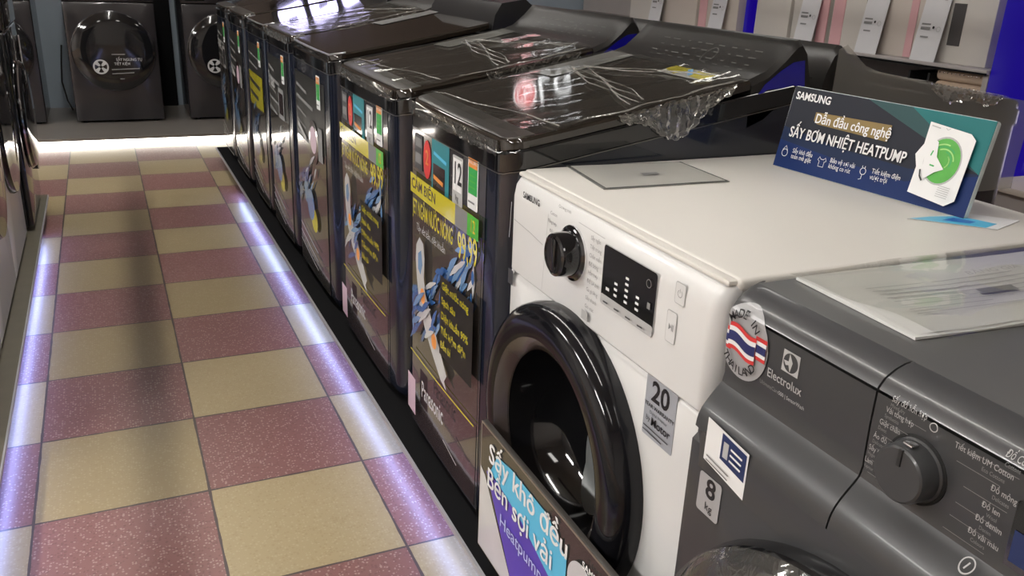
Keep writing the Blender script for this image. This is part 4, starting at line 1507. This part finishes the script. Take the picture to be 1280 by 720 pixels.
MB().lathe([(.23, 0), (.24, -.012), (.232, -.026), (.20, -.034), (.05, -.038)], (-.004, 0, .47), 'x', 56, cap1=True).build('door', M_gloss, t)
MB().lathe([(.241, -.004), (.244, -.010), (.241, -.016)], (-.004, 0, .47), 'x', 56).build('door_trim', M_chrome, t)
MB().box(-.014, -h + .006, .15, -.003, -h + .016, .80, bev=.003).build('edge_handle', M_chrome, t)
for sx in (.06, .56):
    for sy in (-1, 1):
        MB().lathe([(.02, 0), (.02, .016)], (sx, sy * (h - .06), 0), 'z', 10, cap0=True, cap1=True).build('foot', M_rubber, t)
# price card standing on the white machine
t = thing('price_card', 'pale price card leaning on top of the white washing machine in the left row', 'price card', (-.43, 3.97, ZP + .85))
mb = MB()
mb.add([(-.02, -.10, .0), (-.02, .10, .0), (-.06, .10, .13), (-.06, -.10, .13), (-.023, -.10, .0), (-.023, .10, .0), (-.063, .10, .13), (-.063, -.10, .13)],
       [(0, 1, 2, 3), (7, 6, 5, 4), (0, 4, 5, 1), (1, 5, 6, 2), (2, 6, 7, 3), (3, 7, 4, 0)], smooth=False)
mb.build('card', P_sheet2, t)
MB().box(-.075, -.09, 0, -.015, .09, .006, bev=.002).build('card_stand', M_satin, t)

# ------------------------------------------------------------------ shelf with cartons, right background
XS = 4.0
M_shelf = mat('shelf_grey', (.40, .37, .36), .5, var=.05)
M_cart = mat('carton_white', (.60, .57, .53), .6, var=.03)
M_cart2 = mat('carton_cream', (.58, .52, .47), .6, var=.03)
M_cartp = mat('carton_pink', (.66, .38, .40), .6, var=.05)
M_cartd = mat('carton_dark_window', (.075, .07, .07), .35, var=.1)
M_bluec = mat('blue_light_column', (.008, .006, .10), .3, emit=(.012, .0, .36), es=.45)
t = thing('shelf_unit', 'long grey display shelf with pale boxes behind the washing machines', 'shelf', (XS, 5.0, 0))
for z in (.45, .755, .905):
    MB().box(-.04, -2.02, z - .022, .42, 2.9, z, bev=.004).build('shelf_board', M_shelf, t)
    MB().box(-.045, -2.02, z - .026, -.04, 2.9, z - .016).build('shelf_edge', M_black, t)
MB().box(.40, -2.02, 0, .43, 2.9, 2.4).build('back_panel', M_shelf, t)
for y in (-2.02, .4, 2.88):
    MB().box(-.02, y, 0, .42, y + .03, .906).build('upright', M_shelf, t)
def carton(y0, y1, ht, body, label, slot=None, pink=None, dep=.26, x=XS + .04):
    r = thing('appliance_carton', label, 'carton', (x, (y0 + y1) / 2, .905), 0, 'pale cartons on the right shelf')
    w_ = (y1 - y0) / 2
    MB().box(0, -w_, 0, dep, w_, ht, bev=.006).build('box', body, r)
    if slot:
        a, b, c, e_ = slot
        MB().box(-.003, (y0 + y1) / 2 * 0 + (a - (y0 + y1) / 2), c, .004, b - (y0 + y1) / 2, e_).build('dark_window', M_cartd, r)
    if pink:
        a, b = pink
        MB().box(-.004, a - (y0 + y1) / 2, .004, .004, b - (y0 + y1) / 2, ht - .004).build('pink_band', M_cartp, r)
    MB().box(.01, -w_ + .01, ht - .001, dep - .01, w_ - .01, ht + .002).build('lid_flap', body, r)
    return r
carton(3.06, 3.42, .42, M_cart, 'white carton with dark window beside the blue light column', (3.235, 3.31, .09, .30))
carton(3.44, 3.80, .42, M_cart2, 'cream carton with narrow dark slot, second from the blue light column', (3.47, 3.485, .06, .29), (3.53, 3.58))
carton(3.83, 4.16, .42, M_cart, 'white carton with pink band, third from the blue light column', (3.85, 3.90, .10, .36), (4.06, 4.15))
carton(4.19, 4.50, .42, M_cart, 'plain white carton with pink edge, fourth from the blue light column', None, (4.19, 4.27))
carton(4.53, 4.86, .42, M_cart, 'plain white carton standing just right of thin blue strip')
carton(5.05, 5.50, .42, M_cart2, 'cream carton just left of the thin blue strip', None, (5.40, 5.49))
carton(5.53, 5.98, .42, M_cart2, 'pinkish cream carton, second left of thin blue strip')
carton(6.02, 6.45, .42, M_cart, 'white carton, third left of the thin blue strip')
def price_card(y, label, wd=.16, z0=.905, ht=.36, lean=.05):
    r = thing('price_card', label, 'price card', (XS - .02, y, z0), 0, 'white price cards along the right shelf')
    n = 5
    mb = MB()
    c = [(0, -wd / 2, 0), (0, wd / 2, 0), (lean, wd / 2, ht), (lean, -wd / 2, ht)]
    mb.add(c + [(a + .003, b, z) for a, b, z in c], [(0, 1, 2, 3), (7, 6, 5, 4), (0, 4, 5, 1), (1, 5, 6, 2), (2, 6, 7, 3), (3, 7, 4, 0)], smooth=False)
    mb.build('card', mat('card_white', (.66, .66, .68), .4), r)
    d = Decal(.0006)
    d.stroke([(-wd * .36, ht * .90), (wd * .10, ht * .90)], .010, P_lgrey)
    d.rect(wd * .25, ht * .86, wd * .36, ht * .95, P_lgrey)
    d.stroke([(-wd * .38, ht * .52), (-wd * .02, ht * .52)], .008, P_mgrey)
    d.stroke([(-wd * .38, ht * .46), (0, ht * .46)], .014, P_mgrey)
    d.disc(wd * .12, ht * .48, .007, .007, P_black)
    d.ring(wd * .33, ht * .46, .012, .003, P_lgrey)
    d.stroke([(-wd * .30, ht * .34), (wd * .02, ht * .34)], .008, P_mgrey)
    d.build('card_print', lambda u, v, l: (lean * v / ht - .0008 - l, -u, v), r)
    return r
for y, lb in ((3.40, 'white price card in front of the carton beside the blue light column'), (3.80, 'white price card between the second and third cartons from the blue column'),
              (4.32, 'white price card before the fourth carton from the blue column'), (5.22, 'white price card just left of the thin blue strip'), (6.0, 'white price card farthest left on the shelf')):
    price_card(y, lb)
# padded pouches on the lower shelf
M_pad = mat('cream_fabric', (.52, .40, .30), .7, var=.08, bump=.2)
def pouch(y0, y1, z, label):
    r = thing('padded_pouch', label, 'pouch', (XS + .16, (y0 + y1) / 2, z), 0, 'cream pouches on the lower shelf')
    w_ = (y1 - y0) / 2
    MB().box(-.15, -w_, 0, .15, w_, .062, bev=.026, seg=4).build('cushion', M_pad, r)
    for k in range(12):
        MB().lathe([(.001, -.004), (.004, -.002), (.004, .002), (.001, .004)], (-.151, -w_ + .03 + k * (2 * w_ - .06) / 11, .042), 'x', 8, cap0=True, cap1=True).build('bead', M_chrome, r)
    return r
pouch(2.99, 3.32, .755, 'cream padded pouch with bead trim, lower shelf beside blue column, bottom of two')
pouch(2.99, 3.32, .818, 'cream padded pouch with bead trim, lower shelf beside blue column, top of two')
t = thing('storage_box', 'small dark open box left of the cream pouches on the shelf', 'box', (XS + .02, 3.43, .755))
MB().box(0, -.07, 0, .012, .07, .022).box(0, -.07, 0, .2, -.058, .09).box(0, .058, 0, .2, .07, .09).box(.19, -.07, 0, .2, .07, .09).box(0, -.07, 0, .2, .07, .008).build('box_body', M_satin, t)
# blue lit columns
t = thing('light_column', 'wide glowing blue column at the right edge of the shelf', 'column', (4.1, 2.85, 0))
MB().box(-.12, -.16, .02, .12, .13, 2.6, bev=.01).build('blue_panel', M_bluec, t)
MB().box(-.13, -.165, 0, .13, .135, .03, bev=.005).build('base', M_shelf, t)
t = thing('light_column', 'thin glowing blue strip standing between cartons on the shelf', 'column', (4.05, 4.955, .905))
MB().box(-.01, -.018, 0, .06, .018, 1.2, bev=.004).build('blue_panel', M_bluec, t)
MB().box(-.02, -.04, 0, .07, .04, .01).build('base', M_shelf, t)
# white counter beyond
t = thing('display_counter', 'low white counter behind the promo sign on the right', 'counter', (4.0, 2.28, 0))
MB().box(-.36, -1.5, .42, .60, .38, .45, bev=.006).build('counter_top', M_cart2, t)
MB().box(-.33, -1.48, 0, .58, .36, .42).build('counter_base', M_shelf, t)
MB().box(.15, -1.2, .45, .17, .30, .86).build('light_panel', emis('lavender_panel', (.62, .55, 1.0), 1.3), t)
